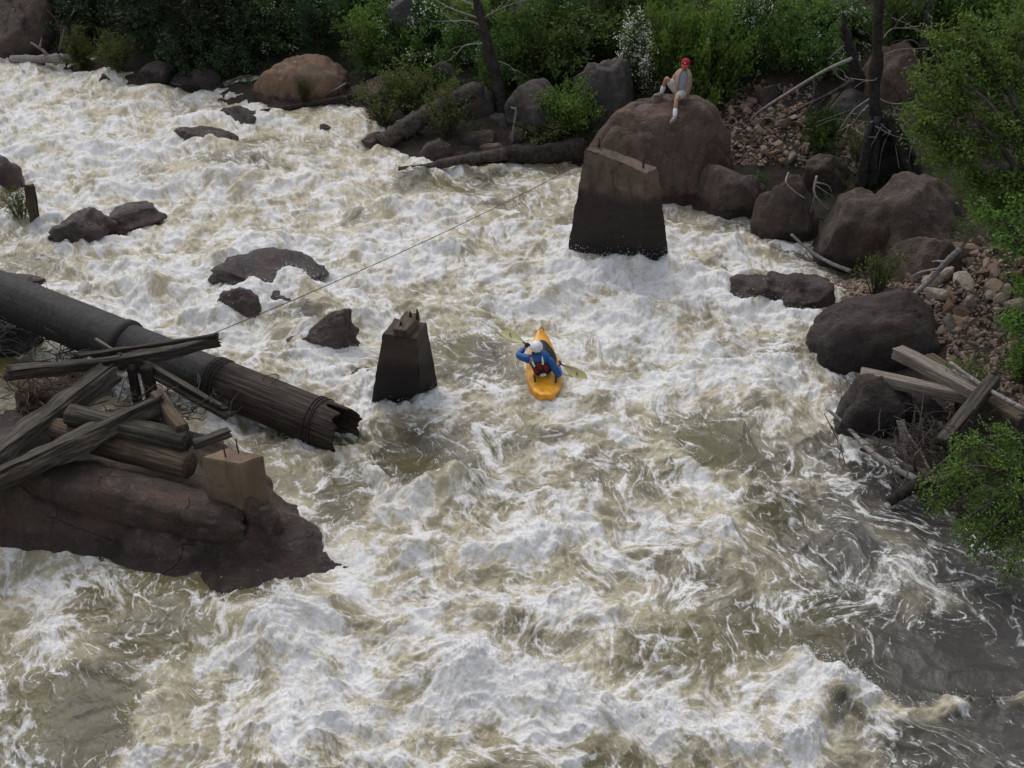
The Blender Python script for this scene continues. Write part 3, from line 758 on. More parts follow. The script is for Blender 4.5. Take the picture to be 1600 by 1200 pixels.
big_o, big_V, big_F = boulder('boulder', 'huge rounded red-brown boulder with a man sitting on top', 916, 1146, 141, 322, M['rock_red'], 21, 0., .62, cuts=6, rough=.05, sub_=6, cut_lo=.84, fine=.014, sq=2.05)
BIG = BVHTree.FromPolygons([Vector(v) for v in big_V], [tuple(int(i) for i in f) for f in big_F])
BL = [
 ('squat dark rounded boulder at the foot of the huge red-brown boulder', 1068, 1200, 252, 346, 'rock_brown', 31, 0, .8),
 ('upright grey-brown boulder with a hollow foot at the rubble slope', 1176, 1284, 262, 380, 'rock_brown', 32, 0, .8),
 ('smooth rounded left half of the twin dark boulders at the water', 1272, 1424, 294, 428, 'rock_brown', 33, 0, .8),
 ('broad dark boulder with sloping top beneath the dead tree stump', 1338, 1548, 274, 428, 'rock_brown', 34, 0.25, .8),
 ('low dark boulder leaning beside the lower rubble pile', 1386, 1500, 366, 474, 'rock_brown', 35, .25, .8),
 ('large black wet boulder beside the pale timbers at the water', 1268, 1472, 452, 588, 'rock_dark', 36, 0, .7),
 ('small round brown stone at the water above the black boulder', 1318, 1360, 468, 498, 'rock_brown', 37, 0, .8),
 ('low wet slab rock under the pale timbers', 1306, 1424, 586, 690, 'rock_dark', 38, .1, .8),
 ('blunt wet grey rock behind the slanting timber post', 1395, 1500, 612, 690, 'rock_dark', 39, .1, .8),
 ('tan orange rounded boulder on the far bank', 388, 540, 86, 166, 'rock_tan', 41, 0, .7),
 ('flat reddish rock in front of the tan orange boulder', 408, 486, 140, 172, 'rock_red', 42, 0, .9),
 ('low reddish mound of rock under the willow on the far bank', 545, 690, 104, 176, 'rock_red', 43, 0.05, .8),
 ('small pale pointed boulder on the dirt of the far bank', 672, 706, 94, 122, 'rock_grey', 44, 1.4, .8),
 ('small orange boulder just under the pale pointed one', 678, 714, 116, 140, 'rock_tan', 45, 1.0, .8),
 ('lowest of three small orange boulders beside the fallen trunk', 676, 708, 134, 162, 'rock_tan', 46, .8, .8),
 ('grey boulder left of the leaning dead tree', 722, 786, 136, 196, 'rock_grey', 47, .4, .8),
 ('broad grey boulder right of the leaning dead tree', 792, 902, 124, 198, 'rock_grey', 48, .8, .8),
 ('tall grey boulder with a dark cleft beside the white-flowered shrub', 898, 986, 82, 186, 'rock_grey', 49, .9, .75),
 ('dark round boulder at the foot of the leaning dead tree', 760, 806, 176, 210, 'rock_grey', 50, .3, .8),
 ('brown rounded rock at the far shore behind the driftwood log', 716, 786, 198, 236, 'rock_brown', 51, .1, .8),
 ('pale pink split rock on the far shore', 746, 790, 222, 246, 'rock_tan', 52, .1, .9),
 ('flat grey-pink rock at the shoreline beside the driftwood log', 684, 762, 236, 262, 'rock_red', 53, .05, .9),
 ('small pinkish rock under the green willow sprays', 788, 822, 198, 226, 'rock_red', 54, .25, .8),
 ('dark wet rock at the shore under the fallen trunk', 636, 676, 202, 230, 'rock_dark', 55, 0, .8),
 ('dark flat wet rock breaking the water near the driftwood', 650, 706, 216, 250, 'rock_wet', 56, .2, .7),
 ('dark wet rocks at the root of the fallen trunk', 560, 612, 206, 228, 'rock_wet', 57, 0, .9),
 ('huge dark boulder in the top corner by the pale branches', -70, 92, -40, 96, 'rock_brown', 58, 0, .8),
 ('black rounded rock at the water under the dark firs', 212, 282, 96, 138, 'rock_dark', 59, 0, .8),
 ('second black rock at the water under the dark firs, the wider one', 258, 352, 100, 144, 'rock_dark', 60, 0, .7),
 ('small grey stone in the water below the far shrubs', 152, 172, 116, 128, 'rock_grey', 61, 0, .9),
 ('large reddish boulder behind the broken dead trunk', 1338, 1462, 72, 200, 'rock_red', 62, 1.3, .7),
 ('grey boulder with pale patches behind the fallen dead branches', 1282, 1366, 138, 218, 'rock_grey', 63, 1.0, .8),
 ('reddish boulder among the green shrubs at the top', 938, 992, 0, 52, 'rock_red', 64, 2.2, .8),
 ('grey boulder at the top above the tan one on the far bank', 606, 668, -12, 40, 'rock_grey', 65, 2.0, .8),
 ('pale brown ledge rock above the shrubs near the top', 1140, 1222, 8, 46, 'rock_grey', 66, 2.4, .8),
 ('dark cleft rock at the top edge among the green shrubs', 1216, 1296, -12, 42, 'rock_brown', 67, 2.6, .8),
 ('squat brown stone at the top of the rubble slope', 1182, 1216, 130, 160, 'rock_brown', 68, 1.6, .8),
 ('dark wedge rock lying in the dirt above the upright boulder', 1258, 1330, 240, 300, 'rock_brown', 69, .5, .8),
 ('dark wet rock at the foot of the driftwood pile', 1440, 1530, 700, 776, 'rock_dark', 86, .05, .8),
 ('dark rock in the shade of the near right bush', 1500, 1600, 760, 830, 'rock_dark', 87, .05, .8),
 ('dark rock behind the slanting timber at the right edge', 1540, 1640, 640, 730, 'rock_dark', 88, .3, .8),
 # standing in the stream
 ('dark wet rock with water sheeting over it upstream', 268, 366, 178, 224, 'rock_wet', 71, .15, .5),
 ('pointed dark wet rock in the shallows below the tan boulder', 344, 400, 162, 196, 'rock_wet', 72, 0, .9),
 ('black rock at the left edge of the rapids', -50, 36, 236, 306, 'rock_wet', 73, 0, .8),
 ('jagged dark rock in the rapids beside the wooden stake', 78, 174, 318, 386, 'rock_wet', 74, .1, .9),
 ('low ridged rock joined to the jagged one in the rapids', 150, 256, 316, 362, 'rock_wet', 75, .08, .8),
 ('broad flat wet rock with water pouring round it in mid rapids', 322, 502, 374, 468, 'rock_wet', 76, .08, .8),
 ('dark wet rock under the small waterfall in mid rapids', 342, 404, 450, 500, 'rock_wet', 77, .0, .6),
 ('pointed wet brown rock in the rapids above the short pier', 446, 576, 462, 540, 'rock_wet', 78, .22, .35),
 ('small brown rock awash left of the short pier', 546, 596, 574, 596, 'rock_wet', 79, 0, .8),
 ('left lobe of the glossy black rock in the rapids', 1132, 1222, 428, 480, 'rock_wet', 80, .1, .8),
 ('humped right lobe of the glossy black rock in the rapids', 1186, 1300, 414, 488, 'rock_wet', 81, .1, .8),
 ('small dark rock breaking the water in the upper rapids', 498, 516, 194, 204, 'rock_wet', 82, 0, .9),
 ('dark rocks at the left edge under the broken wooden pipe', -60, 52, 496, 552, 'rock_dark', 83, .1, .8),
 ('brown boulder with tangled roots left of the crossed timbers', 14, 110, 590, 650, 'rock_red', 84, .1, .8),
 ('low wet rock awash near the left edge above the pipe', -30, 70, 424, 452, 'rock_wet', 85, 0, .8),
]
ROCKS = {}
for i, (lab, x0, x1, yt, yb, mt, sd, z0, dr) in enumerate(BL):
    big_ = (x1 - x0) > 60
    o, V, F = boulder('boulder' if big_ else 'rock', lab, x0, x1, yt, yb, M[mt], sd, z0, dr, cuts={36: 5, 41: 5, 37: 6}.get(sd, 11) if mt != 'rock_wet' else 10,
                      rough=.08 if mt != 'rock_wet' else .13, sub_=5 if big_ else 4, cut_lo=.60 if mt != 'rock_wet' else .6, fine=.02 if mt != 'rock_wet' else .03, lay=.05 if sd in (32, 62, 76, 81, 78) else 0.,
                      tilt={78: -.35, 76: .1, 36: .12, 34: -.2, 41: .1, 74: .2, 80: -.1}.get(sd, 0.), cat='boulder' if big_ else 'rock')
    ROCKS[sd] = (V, F)

# ------------------------------------------------------------------ the long outcrop at the near left
CTRL = [(-420, 860, 0), (-200, 850, 0), (0, 858, 0), (150, 876, 0), (300, 914, 0), (345, 930, 0), (450, 906, 0), (552, 889, 0), (538, 850, 0), (490, 795, 0), (455, 765, 0), (430, 735, .0),
        (380, 690, 0), (300, 655, 0), (150, 640, 0), (0, 640, 0), (-200, 640, 0), (-420, 640, 0),
        (-300, 790, .8), (-100, 800, .75), (0, 800, .75), (120, 815, .65), (240, 850, .5), (330, 890, .22), (420, 880, .2), (490, 862, .24), (460, 830, .42), (430, 800, .62), (395, 790, .80), (330, 800, .78),
        (250, 800, .72), (150, 770, .95), (20, 745, 1.05), (-120, 740, 1.1), (-300, 740, 1.1), (100, 720, 1.15), (200, 735, 1.08), (300, 750, 1.0), (380, 745, .9), (380, 720, .6), (250, 700, 1.0), (100, 690, .9), (-100, 690, .9)]
CP3 = np.array([at_z(px, py, z) for px, py, z in CTRL])
OUTL = np.array([at_z(px, py, 0)[:2] for px, py, z in CTRL[:18]])
gx_ = np.arange(-16, -1.9, .055); gy_ = np.arange(14.0, 21.5, .055)
AX, AY = np.meshgrid(gx_, gy_); ax1, ay1 = AX.ravel(), AY.ravel()
w_ = 1 / ((ax1[:, None] - CP3[:, 0]) ** 2 + (ay1[:, None] - CP3[:, 1]) ** 2 + .02) ** 1.7
zo = (w_ * CP3[:, 2]).sum(1) / w_.sum(1)
xo_, yo_ = ax1, ay1
ins = np.zeros(len(xo_), bool); dd = np.full(len(xo_), 1e9)
for i in range(18):
    (ax0, ay0), (bx_, by_) = OUTL[i], OUTL[(i + 1) % 18]
    ex, ey = bx_ - ax0, by_ - ay0; t_ = np.clip(((xo_ - ax0) * ex + (yo_ - ay0) * ey) / (ex * ex + ey * ey), 0, 1)
    dd = np.minimum(dd, np.hypot(xo_ - ax0 - t_ * ex, yo_ - ay0 - t_ * ey))
    ins ^= ((ay0 > yo_) != (by_ > yo_)) & (xo_ < ex * (yo_ - ay0) / (ey if ey else 1e-9) + ax0)
sd_ = np.where(ins, dd, -dd)
zo = zo * sst(-.02, .45, sd_) - np.clip(-sd_, 0, 1.2) * 1.9 - .03
P3 = np.stack([ax1, ay1, zo], 1)
zo = zo + fbm3(P3 * [1, 1, 1], .8, 4, 41) * .09 + fbm3(P3, 4.2, 4, 43, .55) * .022
# two bedding steps running down towards the point
u_ = (ax1 - OUTL[7][0]) * .35 + (ay1 - OUTL[7][1]) * .94 + .12 * pn2(ax1 * .8, ay1 * .8, 44)
for c_, hgt in ((.95, .10), (1.55, .12), (2.1, .07)):
    zo += hgt * (sst(c_ - .05, c_ + .05, u_) - .5) * sst(.15, .6, sd_)
zo -= .05 * (1 - sst(0, .07, np.abs(pn2(ax1 * .55, ay1 * .9, 46)))) * sst(.1, .5, sd_)
P3[:, 2] = zo
keep = (sd_ > -1.0).reshape(AX.shape)
idx = np.arange(AX.size).reshape(AX.shape)
ok = keep[:-1, :-1] & keep[1:, :-1] & keep[1:, 1:] & keep[:-1, 1:]
F = np.stack([idx[:-1, :-1][ok], idx[:-1, 1:][ok], idx[1:, 1:][ok], idx[1:, :-1][ok]], 1)
M['outcrop'] = rock_mat('outcrop', (.066, .048, .038), (.108, .078, .060), (.15, .115, .095), wet=.40, wf=.60)
oc = build('rock_outcrop', P3, F, M['outcrop'], None, tuple(at_z(250, 800, 0)))
put(oc, 'long brown rock outcrop at the near left carrying the timbers and concrete block', 'rock')
# the rounded upper ledge of the same outcrop
pa, pb = at_z(60, 742, .95), at_z(345, 815, .62)
V, F = ico(5); V = V.copy(); V = V / (np.abs(V) ** 3.2).sum(1)[:, None] ** (1 / 3.2)
ax_v = pb - pa; L_ = np.linalg.norm(ax_v); t_ = ax_v / L_; s1, u1 = frame_of(t_)
V = V + (V / np.linalg.norm(V, axis=1)[:, None]) * (fbm3(V * [2.4, 1, 1], 1.2, 4, 52) * .11)[:, None]
V = (pa + pb) / 2 + np.outer(V[:, 0] * (L_ / 2 + .35), t_) + np.outer(V[:, 1] * .40, s1) + np.outer(V[:, 2] * .36, u1)
V += fbm3(V, 5, 4, 53, .55)[:, None] * .018
o = build('ledge', V, F, M['outcrop'], None, tuple(oc.location)); o.location = (0, 0, 0); o.parent = oc
for i, (lab, x0, x1, yt, yb, z0) in enumerate([
    ('rough brown stone wedged under the corner of the tan concrete block', 384, 412, 776, 822, .55), ('low brown stone beside the wedge stone on the outcrop', 396, 440, 792, 832, .45)]):
    boulder('stone', lab, x0, x1, yt, yb, M['rock_brown'], 90 + i, z0, .8, sub_=4, cat='stone')

# the tan concrete block
tp = [at_z(313, 714, 1.74), at_z(374, 725, 1.74), at_z(413, 712, 1.74), at_z(355, 699, 1.74)]
V, F = block([p - [0, 0, .98] for p in tp], tp, 24, 12, .008, 0, .025)
cb = build('concrete_block', V, F, M['conc_tan'], None, tuple(np.mean(tp, 0) - [0, 0, .98]), smooth=False)
put(cb, 'tan concrete block with two iron rods on the left outcrop', 'block')
for (px, py, hgt) in ((353, 714, .26), (373, 707, .26)):
    p = at_z(px, py, 1.74); V, F = tube([p + [0, 0, -.05], p + [-.02, 0, hgt]], [.014, .013], 8)
    o = build('iron_rod', V, F, M['iron'], None, tuple(cb.location)); o.location = (0, 0, 0); o.parent = cb

# ------------------------------------------------------------------ the broken wood-stave pipe
PA, PB = at_z(-330, 328, 1.55), at_z(546, 678, .34)
pt = (PB - PA) / np.linalg.norm(PB - PA); ps, pu = frame_of(pt); PL = np.linalg.norm(PB - PA); PR = .45
def pipe_at(px):                      # distance along the pipe whose picture x is px
    t_ = np.linspace(0, PL, 2000); q = PA + t_[:, None] * pt; x, _ = to_px(q[:, 0], q[:, 1], q[:, 2]); return t_[np.argmin(np.abs(x - px))]
def pipe_shell(l0, l1, r, n=72, step=.05, thick=.05, groove=.010, wires=0., jag=None, seed=0):
    a = np.arange(n) * 2 * np.pi / n; ls = np.arange(l0, l1 + step, step); V = []
    stave = np.abs(((a / (2 * np.pi) * 24) % 1) - .5)
    for i, l in enumerate(ls):
        rr = r - groove * (stave > .40)
        if wires: rr = rr + .002 * (np.abs(((l / wires) % 1) - .5) < .22)
        rr = rr + .012 * pn2(np.cos(a) * 2 + seed, np.sin(a) * 2 + l * .5, seed)
        lz = np.full(n, l)
        if jag is not None: lz = np.minimum(lz, l1 - jag(a))
        V.append(PA + lz[:, None] * pt + (rr * np.cos(a))[:, None] * ps + (rr * np.sin(a))[:, None] * pu)
    no = len(ls)
    for i, l in enumerate(ls[::-1]):
        lz = np.full(n, l)
        if jag is not None: lz = np.minimum(lz, l1 - jag(a))
        V.append(PA + lz[:, None] * pt + ((r - thick) * np.cos(a))[:, None] * ps + ((r - thick) * np.sin(a))[:, None] * pu)
    F = []; tot = 2 * no
    for i in range(tot):
        i2 = (i + 1) % tot
        for j in range(n):
            k_ = (j + 1) % n; F.append((i * n + j, i * n + k_, i2 * n + k_, i2 * n + j))
    return np.concatenate(V), F
pipe = thing('wooden_pipe', 'long broken wood-stave pipe wound with wire, slanting into the rapids at left', 'pipe', at_z(450, 690, 0))
lc_, lw, le = pipe_at(196), pipe_at(345), pipe_at(580)
def wire_mat():
    m, t, b = nmat('tarred_wire'); k = NT(t); v = k.attr('grain', 'Vector')
    l = k.sep(v, 2); st = k.math('ABSOLUTE', k.math('SUBTRACT', k.math('FRACT', k.math('MULTIPLY', l, 14.)), .5))
    n = k.noise(v, 9, 4, .6)
    c = k.mix(k.ramp(st, .2, .35), (.020, .017, .015), (.013, .011, .010)); c = k.mix(k.ramp(n, .48, .62, 0, .75), c, (.040, .030, .024)); c = k.mix(k.ramp(k.noise(v, 2.2, 5, .7), .5, .62, 0, .6), c, (.035, .03, .026))
    k.l(c, b.inputs['Base Color']); b.inputs['Roughness'].default_value = .75; k.bump(b, k.math('ADD', k.math('MULTIPLY', st, -1.), n), .45, .02); return m
M['tarred'] = wire_mat()
V, F = pipe_shell(0, lc_, PR + .03, wires=.0714, groove=.004, seed=1); o = build('wound_section', V, F, M['tarred'], pipe); grain_of(o, PA, PB)
V, F = pipe_shell(lc_, lw, PR - .012, wires=.0714, groove=.004, seed=2); o = build('wound_section', V, F, M['tarred'], pipe); grain_of(o, PA, PB)
def jag_f(a):
    st = np.floor(a / (2 * np.pi) * 24)
    j = np.random.RandomState(4).rand(25)[st.astype(int)] * .10
    for lo, hi, d in ((1.5, 1.9, .42), (.95, 1.5, .15), (1.9, 2.6, .12)): j = j + d * ((a > lo) & (a < hi))
    return j + .03 * np.sin(a * 31)
V, F = pipe_shell(lw - .1, le, PR, jag=jag_f, groove=.014, step=.04, seed=3); o = build('staves', V, F, M['wood_pipe'], pipe); grain_of(o, PA, PB); staves_ = o
def band(l, r, rad=.016, wob=.0, seed=0, tilt=0.):
    a = np.linspace(0, 2 * np.pi, 61); ll = l + tilt * np.cos(a) + wob * np.sin(a * 3 + seed)
    P = PA + ll[:, None] * pt + (r * np.cos(a))[:, None] * ps + (r * np.sin(a))[:, None] * pu
    return tube(P, rad, 6, False)
V, F = join(*[tube(PA + np.array([[lc_ + d]]) * 0 + (lc_ + np.linspace(-.14, .12, 5))[:, None] * pt, [PR + .03, PR + .06, PR + .065, PR + .06, PR - .02], 48) for d in (0,)])
build('collar', V, F, M['tarred'], pipe)
for j, (l, n_) in enumerate(((pipe_at(345), 4), (pipe_at(500), 3))):
    for q in range(n_):
        V, F = band(l + (q - n_ / 2) * .07, PR + .018, .013, .012, q + j * 5, .03 * (q % 2)); build('wire_band', V, F, M['iron'], pipe)
a = np.linspace(0, 1, 30); l = pipe_at(425)
P = PA + l * pt + ps * 0 + pu * PR + np.stack([.16 * np.sin(a * 5), .1 * a, .17 * np.sin(a * np.pi)], 1)
V, F = tube(P, .007, 5); build('loose_wire', V, F, M['iron'], pipe)

# ------------------------------------------------------------------ timbers and logs on the left outcrop
def timber(name, label, a, b_, w, h, mat, seed, cat='timber', group=None, **kw):
    p0, p1 = at_z(*a), at_z(*b_); V, F = beam(p0, p1, w, h, seed, **kw)
    o = build(name, V, F, M[mat], None, tuple(p0 * .5 + p1 * .5 - [0, 0, h / 2])); grain_of(o, p0, p1); put(o, label, cat, group); return o
timber('weathered_beam', 'long thin weathered beam lying over the pipe and crossed timbers', (22, 580, 1.75), (333, 534, 1.42), .24, .20, 'wood_grey', 3, rough=.05, bend=-.10, ragged=.2, m=40, n=60)
timber('splintered_plank', 'splintered dark strip lying on the long thin beam', (128, 556, 1.86), (330, 525, 1.60), .10, .09, 'wood_dark', 4, rough=.04, ragged=.2)
timber('weathered_beam', 'thick split timber leaning up left, its end under the long thin beam', (-60, 762, 1.25), (163, 588, 1.52), .46, .34, 'wood_grey', 5, rough=.085, ragged=.22, m=48, n=70, roll=.3, round_=.15)
timber('weathered_beam', 'thick split timber in front, resting on the stacked logs', (-110, 798, 1.30), (240, 636, 1.70), .46, .30, 'wood_grey', 6, rough=.085, ragged=.22, m=48, n=70, roll=.35, round_=.15)
timber('cut_log', 'lower pale log of the two stacked beside the concrete block', (70, 668, 1.28), (296, 728, 1.18), .46, .46, 'wood_brown', 7, 'log', rough=.02, round_=.95, ragged=.02, n=50, m=28)
timber('cut_log', 'upper grey log of the two stacked beside the concrete block', (110, 648, 1.62), (292, 690, 1.50), .38, .38, 'wood_grey', 8, 'log', rough=.02, round_=.9, ragged=.02, n=50, m=28)
timber('timber_end', 'short tilted timber end on the stacked logs behind the front beam', (246, 622, 1.72), (286, 676, 1.62), .22, .34, 'wood_brown', 9, rough=.02, ragged=.03)
timber('plank', 'long grey plank sloping down between the pipe and the logs, upper of two', (226, 566, 1.42), (352, 640, 1.05), .12, .10, 'wood_grey', 10, rough=.012)
timber('plank', 'long plank with pale edge sloping below its twin toward the water', (208, 566, 1.36), (356, 650, .98), .16, .09, 'wood_grey', 11, rough=.012, bend=-.03)
for nm, px, w_, lab in (('post', 205, .15, 'narrow upright post seen under the long beam, left of two'), ('post', 229, .20, 'wider upright post seen under the long beam beside the narrow one')):
    p1 = at_z(px, 575, 1.45); V, F = beam(p1 - [0, 0, 1.4], p1, w_, w_, px, .01, .2)
    o = build(nm, V, F, M['wood_dark'], None, tuple(p1 - [0, 0, 1.4])); grain_of(o, p1 - [0, 0, 1.4], p1); put(o, lab, 'post')
timber('short_log', 'short twisted log lying behind the tan concrete block', (306, 694, 1.45), (356, 676, 1.45), .17, .15, 'wood_grey', 13, 'log', rough=.05, round_=.8)
timber('stick', 'thin pale stick poking up behind the long thin beam', (152, 531, 1.9), (188, 552, 1.75), .04, .03, 'wood_pale', 14, 'stick')
timber('stake', 'old wooden stake standing in water at the left edge', (56, 352, -.1), (46, 292, 1.15), .26, .12, 'wood_grey', 15, 'stake', rough=.015)
timber('driftwood_branch', 'reddish branch lying across the jagged dark rock in the rapids', (78, 372, .12), (152, 340, .55), .14, .10, 'wood_brown', 16, 'branch', rough=.03, round_=.9, bend=.12)

def twigs(n, ctr, spread, L, r, seed, up=.3):
    R_ = np.random.RandomState(seed); parts = []
    for i in range(n):
        p = ctr + R_.normal(size=3) * spread; d = R_.normal(size=3); d[2] = abs(d[2]) * up; d /= np.linalg.norm(d); l = L * R_.uniform(.4, 1.2)
        side = R_.normal(size=3) * .18
        parts.append(tube(bez([p, p + d * l * .5 + side * l, p + d * l], 8), np.linspace(r, r * .4, 9)[:len(bez([p, p + d * l * .5 + side * l, p + d * l], 8))], 4, False))
    return join(*parts)
for lab, px, py, z, n, sp, L, sd in (('tangle of fine twigs and roots caught left of the crossed timbers', 62, 610, .55, 110, (.35, .3, .22), .7, 1), ('tangle of twigs caught under the pipe at left', 120, 560, .35, 90, (.5, .3, .15), .7, 2),
                              ('twig litter lodged behind the front timber and logs', 255, 640, 1.15, 90, (.55, .25, .12), .5, 3), ('litter of driftwood sticks around the broken stakes at the right bank', 1450, 715, .55, 120, (.5, .35, .15), .8, 5), ('litter of sticks under the slanting grey timber', 1500, 690, .7, 80, (.45, .3, .15), .7, 6), ('tangle of twigs at the left edge beneath the pipe', 20, 520, .5, 70, (.5, .3, .2), .9, 4)):
    V, F = twigs(n, at_z(px, py, z), np.array(sp), L, .013, sd); put(build('twigs', V, F, M['wood_brown'] if sd == 1 else M['bark'], None, tuple(at_z(px, py, z))), lab, 'twigs', None, 'stuff')

# the cable over the river
c0, c1 = at_z(331, 522, 1.62), at_z(896, 262, .75)
t_ = np.linspace(0, 1, 60)[:, None]; P = c0 + (c1 - c0) * t_; P[:, 2] -= (1.0 * 4 * t_ * (1 - t_))[:, 0] * .13
V, F = tube(P, .008, 6); put(build('cable', V, F, M['iron'], None, tuple(c0)), 'thin dark cable stretched over the rapids from the timbers to the far bank', 'cable')

# ------------------------------------------------------------------ timbers and driftwood on the right bank
timber('squared_timber', 'lower pale squared timber lying over the wet slab rock', (1346, 586, 1.0), (1520, 622, 1.05), .26, .22, 'wood_pale', 21, rough=.015)
timber('squared_timber', 'upper pale squared timber beside the large black boulder', (1404, 550, 1.15), (1530, 616, 1.25), .30, .24, 'wood_pale', 22, rough=.02)
timber('squared_timber', 'brown squared timber half hidden behind the upper pale one', (1452, 560, .95), (1540, 612, 1.0), .24, .2, 'wood_brown', 23, rough=.02)
timber('squared_timber', 'grey bolt-holed timber slanting up from the driftwood pile', (1472, 690, .95), (1552, 594, 1.45), .24, .22, 'wood_grey', 24, rough=.02)
timber('squared_timber', 'dark brown timber end under the slanting grey timber', (1528, 622, 1.0), (1596, 660, 1.0), .28, .26, 'wood_brown', 25, rough=.02)
timber('plank', 'black wet plank lying in the shallows below the slab rock', (1348, 662, .10), (1452, 682, .22), .26, .07, 'wood_dark', 26, rough=.008)
timber('stake', 'short pale broken stake in the driftwood at the water', (1422, 716, .35), (1407, 660, .85), .14, .11, 'wood_pale', 27, 'stake', rough=.03)
timber('stake', 'tiny broken stake right of the short pale stake', (1480, 700, .75), (1468, 664, 1.05), .10, .08, 'wood_grey', 28, 'stake', rough=.02)
def branch(label, pts, r0, r1, mat, forks=(), name='driftwood_branch', seed=0, n=18, cat='branch'):
    P = bez([at_z(*p) for p in pts], n); R_ = np.random.RandomState(seed)
    V, F = tube(P, np.linspace(r0, r1, len(P)) * (1 + .05 * R_.normal(size=len(P))), 7); Ps = [(V, F)]
    for fk in forks:
        Q = bez([at_z(*p) for p in fk], 12); Ps.append(tube(Q, np.linspace(min(r1 * 1.2, .035), min(r1 * .4, .014), len(Q)), 5))
    V, F = join(*Ps); o = build(name, V, F, M[mat], None, tuple(P[0])); put(o, label, cat); return o
branch('long grey driftwood branch reaching out over the water from the pile', [(1292, 638, .45), (1325, 668, .3), (1360, 705, .35), (1400, 732, .4), (1440, 752, .5)], .03, .075, 'bark_pale', seed=1)
branch('pale crooked root on the driftwood pile', [(1376, 700, .5), (1392, 700, .6), (1400, 715, .5), (1425, 735, .5), (1445, 760, .4)], .03, .025, 'bark_pale', seed=2)
branch('dark forked driftwood branch at the water in the pile', [(1345, 702, .15), (1380, 716, .25), (1412, 745, .3)], .03, .05, 'bark_dark', seed=3)
branch('grey driftwood stick leaning behind the broken stakes', [(1420, 680, .9), (1440, 710, .6), (1452, 735, .5)], .02, .03, 'bark_pale', seed=4)
branch('upright thin twig standing in the water near the driftwood', [(1288, 646, .75), (1300, 670, .35), (1310, 690, .05)], .008, .013, 'bark', [[(1297, 664, .45), (1304, 672, .45), (1312, 688, .3)]], seed=5)
branch('stout black log end at the bottom of the driftwood pile', [(1388, 784, .1), (1420, 764, .35), (1462, 742, .7)], .10, .12, 'bark_dark', seed=6, cat='log')
branch('forked grey roots in the middle of the driftwood pile', [(1410, 728, .5), (1440, 738, .6), (1462, 752, .7), (1490, 745, .9)], .06, .09, 'bark', [[(1430, 735, .6), (1428, 715, .9), (1440, 700, 1.0)], [(1450, 745, .7), (1470, 725, .9), (1482, 715, 1.1)]], seed=7)
branch('slim grey pole lying behind the slanting timber', [(1484, 566, 1.5), (1540, 606, 1.4), (1600, 640, 1.4)], .035, .05, 'bark_pale', seed=8, cat='pole')
branch('slim pale stick beside the upper pale timber', [(1490, 578, 1.35), (1505, 596, 1.3), (1512, 610, 1.3)], .03, .02, 'bark_pale', seed=9, cat='stick')
branch('blue-grey bare pole leaning on the lower rubble pile', [(1426, 462, 1.1), (1450, 440, 1.35), (1480, 408, 1.8), (1500, 390, 2.1)], .055, .07, 'bark_pale', [[(1468, 420, 1.7), (1440, 425, 1.5), (1425, 432, 1.4)], [(1478, 410, 1.9), (1466, 408, 1.8), (1456, 409, 1.7)]], seed=10, cat='pole')
branch('thin grey branch dipping into the water below the twin boulders', [(1236, 366, .7), (1266, 392, .35), (1296, 410, .2), (1330, 424, .15)], .03, .05, 'bark_pale', seed=11)
branch('pale curved twig lying on the upright boulder', [(1232, 270, 2.2), (1228, 284, 2.1), (1240, 298, 1.9), (1258, 310, 1.7)], .022, .012, 'bark_pale', seed=12, cat='twig')
branch('pale forked dead branch between the upright boulder and the twin boulders', [(1276, 275, 1.6), (1272, 300, 1.3), (1284, 318, 1.0), (1294, 328, .8)], .03, .018, 'bark_pale', [[(1275, 290, 1.4), (1290, 300, 1.2), (1302, 308, 1.0)], [(1274, 300, 1.3), (1270, 318, 1.0), (1266, 332, .8)], [(1276, 285, 1.5), (1294, 290, 1.4), (1300, 302, 1.2)]], seed=13)
branch('long pale fallen branch slanting over the rubble slope', [(1170, 192, 1.2), (1190, 172, 1.9), (1240, 140, 2.6), (1290, 110, 3.3), (1330, 92, 3.8)], .035, .05, 'bark_pale', [[(1300, 105, 3.4), (1310, 120, 3.0), (1325, 128, 2.7)], [(1270, 122, 3.0), (1272, 140, 2.5), (1268, 165, 1.9)], [(1246, 137, 2.6), (1246, 150, 2.4), (1245, 165, 2.0)]], seed=14)
branch('second pale fallen branch below the long one, ending at the dead stump', [(1205, 195, 1.3), (1250, 170, 1.9), (1300, 145, 2.6), (1332, 126, 3.1)], .03, .055, 'bark', [[(1325, 130, 3.0), (1305, 155, 2.4), (1288, 175, 1.9)], [(1300, 146, 2.6), (1282, 165, 2.0), (1284, 200, 1.4), (1296, 212, 1.2)], [(1270, 160, 2.2), (1262, 175, 1.9), (1258, 190, 1.6)]], seed=15)
branch('thin dead branches drooping from the stump over the slope', [(1255, 240, .9), (1290, 215, 1.3), (1330, 195, 1.7), (1356, 165, 2.4)], .02, .03, 'bark_pale', [[(1330, 196, 1.7), (1310, 210, 1.3), (1300, 235, .9)], [(1350, 172, 2.3), (1335, 190, 1.8), (1322, 200, 1.6)]], seed=16)
def log_on(name, label, a, b_, r0, r1, mat, seed, pts=None, cat='log'):
    P = bez(pts if pts is not None else [a, b_], 24); R_ = np.random.RandomState(seed); n = len(P)
    V, F = tube(P, np.linspace(r0, r1, n) * (1 + .08 * R_.normal(size=n)), 14); V = V + (fbm3(V, 3, 3, seed) * .3 * min(r0, r1))[:, None]
    o = build(name, V, F, M[mat], None, tuple(P[0])); put(o, label, cat); return o
log_on('fallen_trunk', 'rough dark fallen trunk slanting down into the water on the far bank', None, None, .30, .24, 'bark', 1, [at_z(596, 224, .12), at_z(640, 196, .55), at_z(690, 166, 1.1), at_z(748, 138, 1.7)], 'trunk')
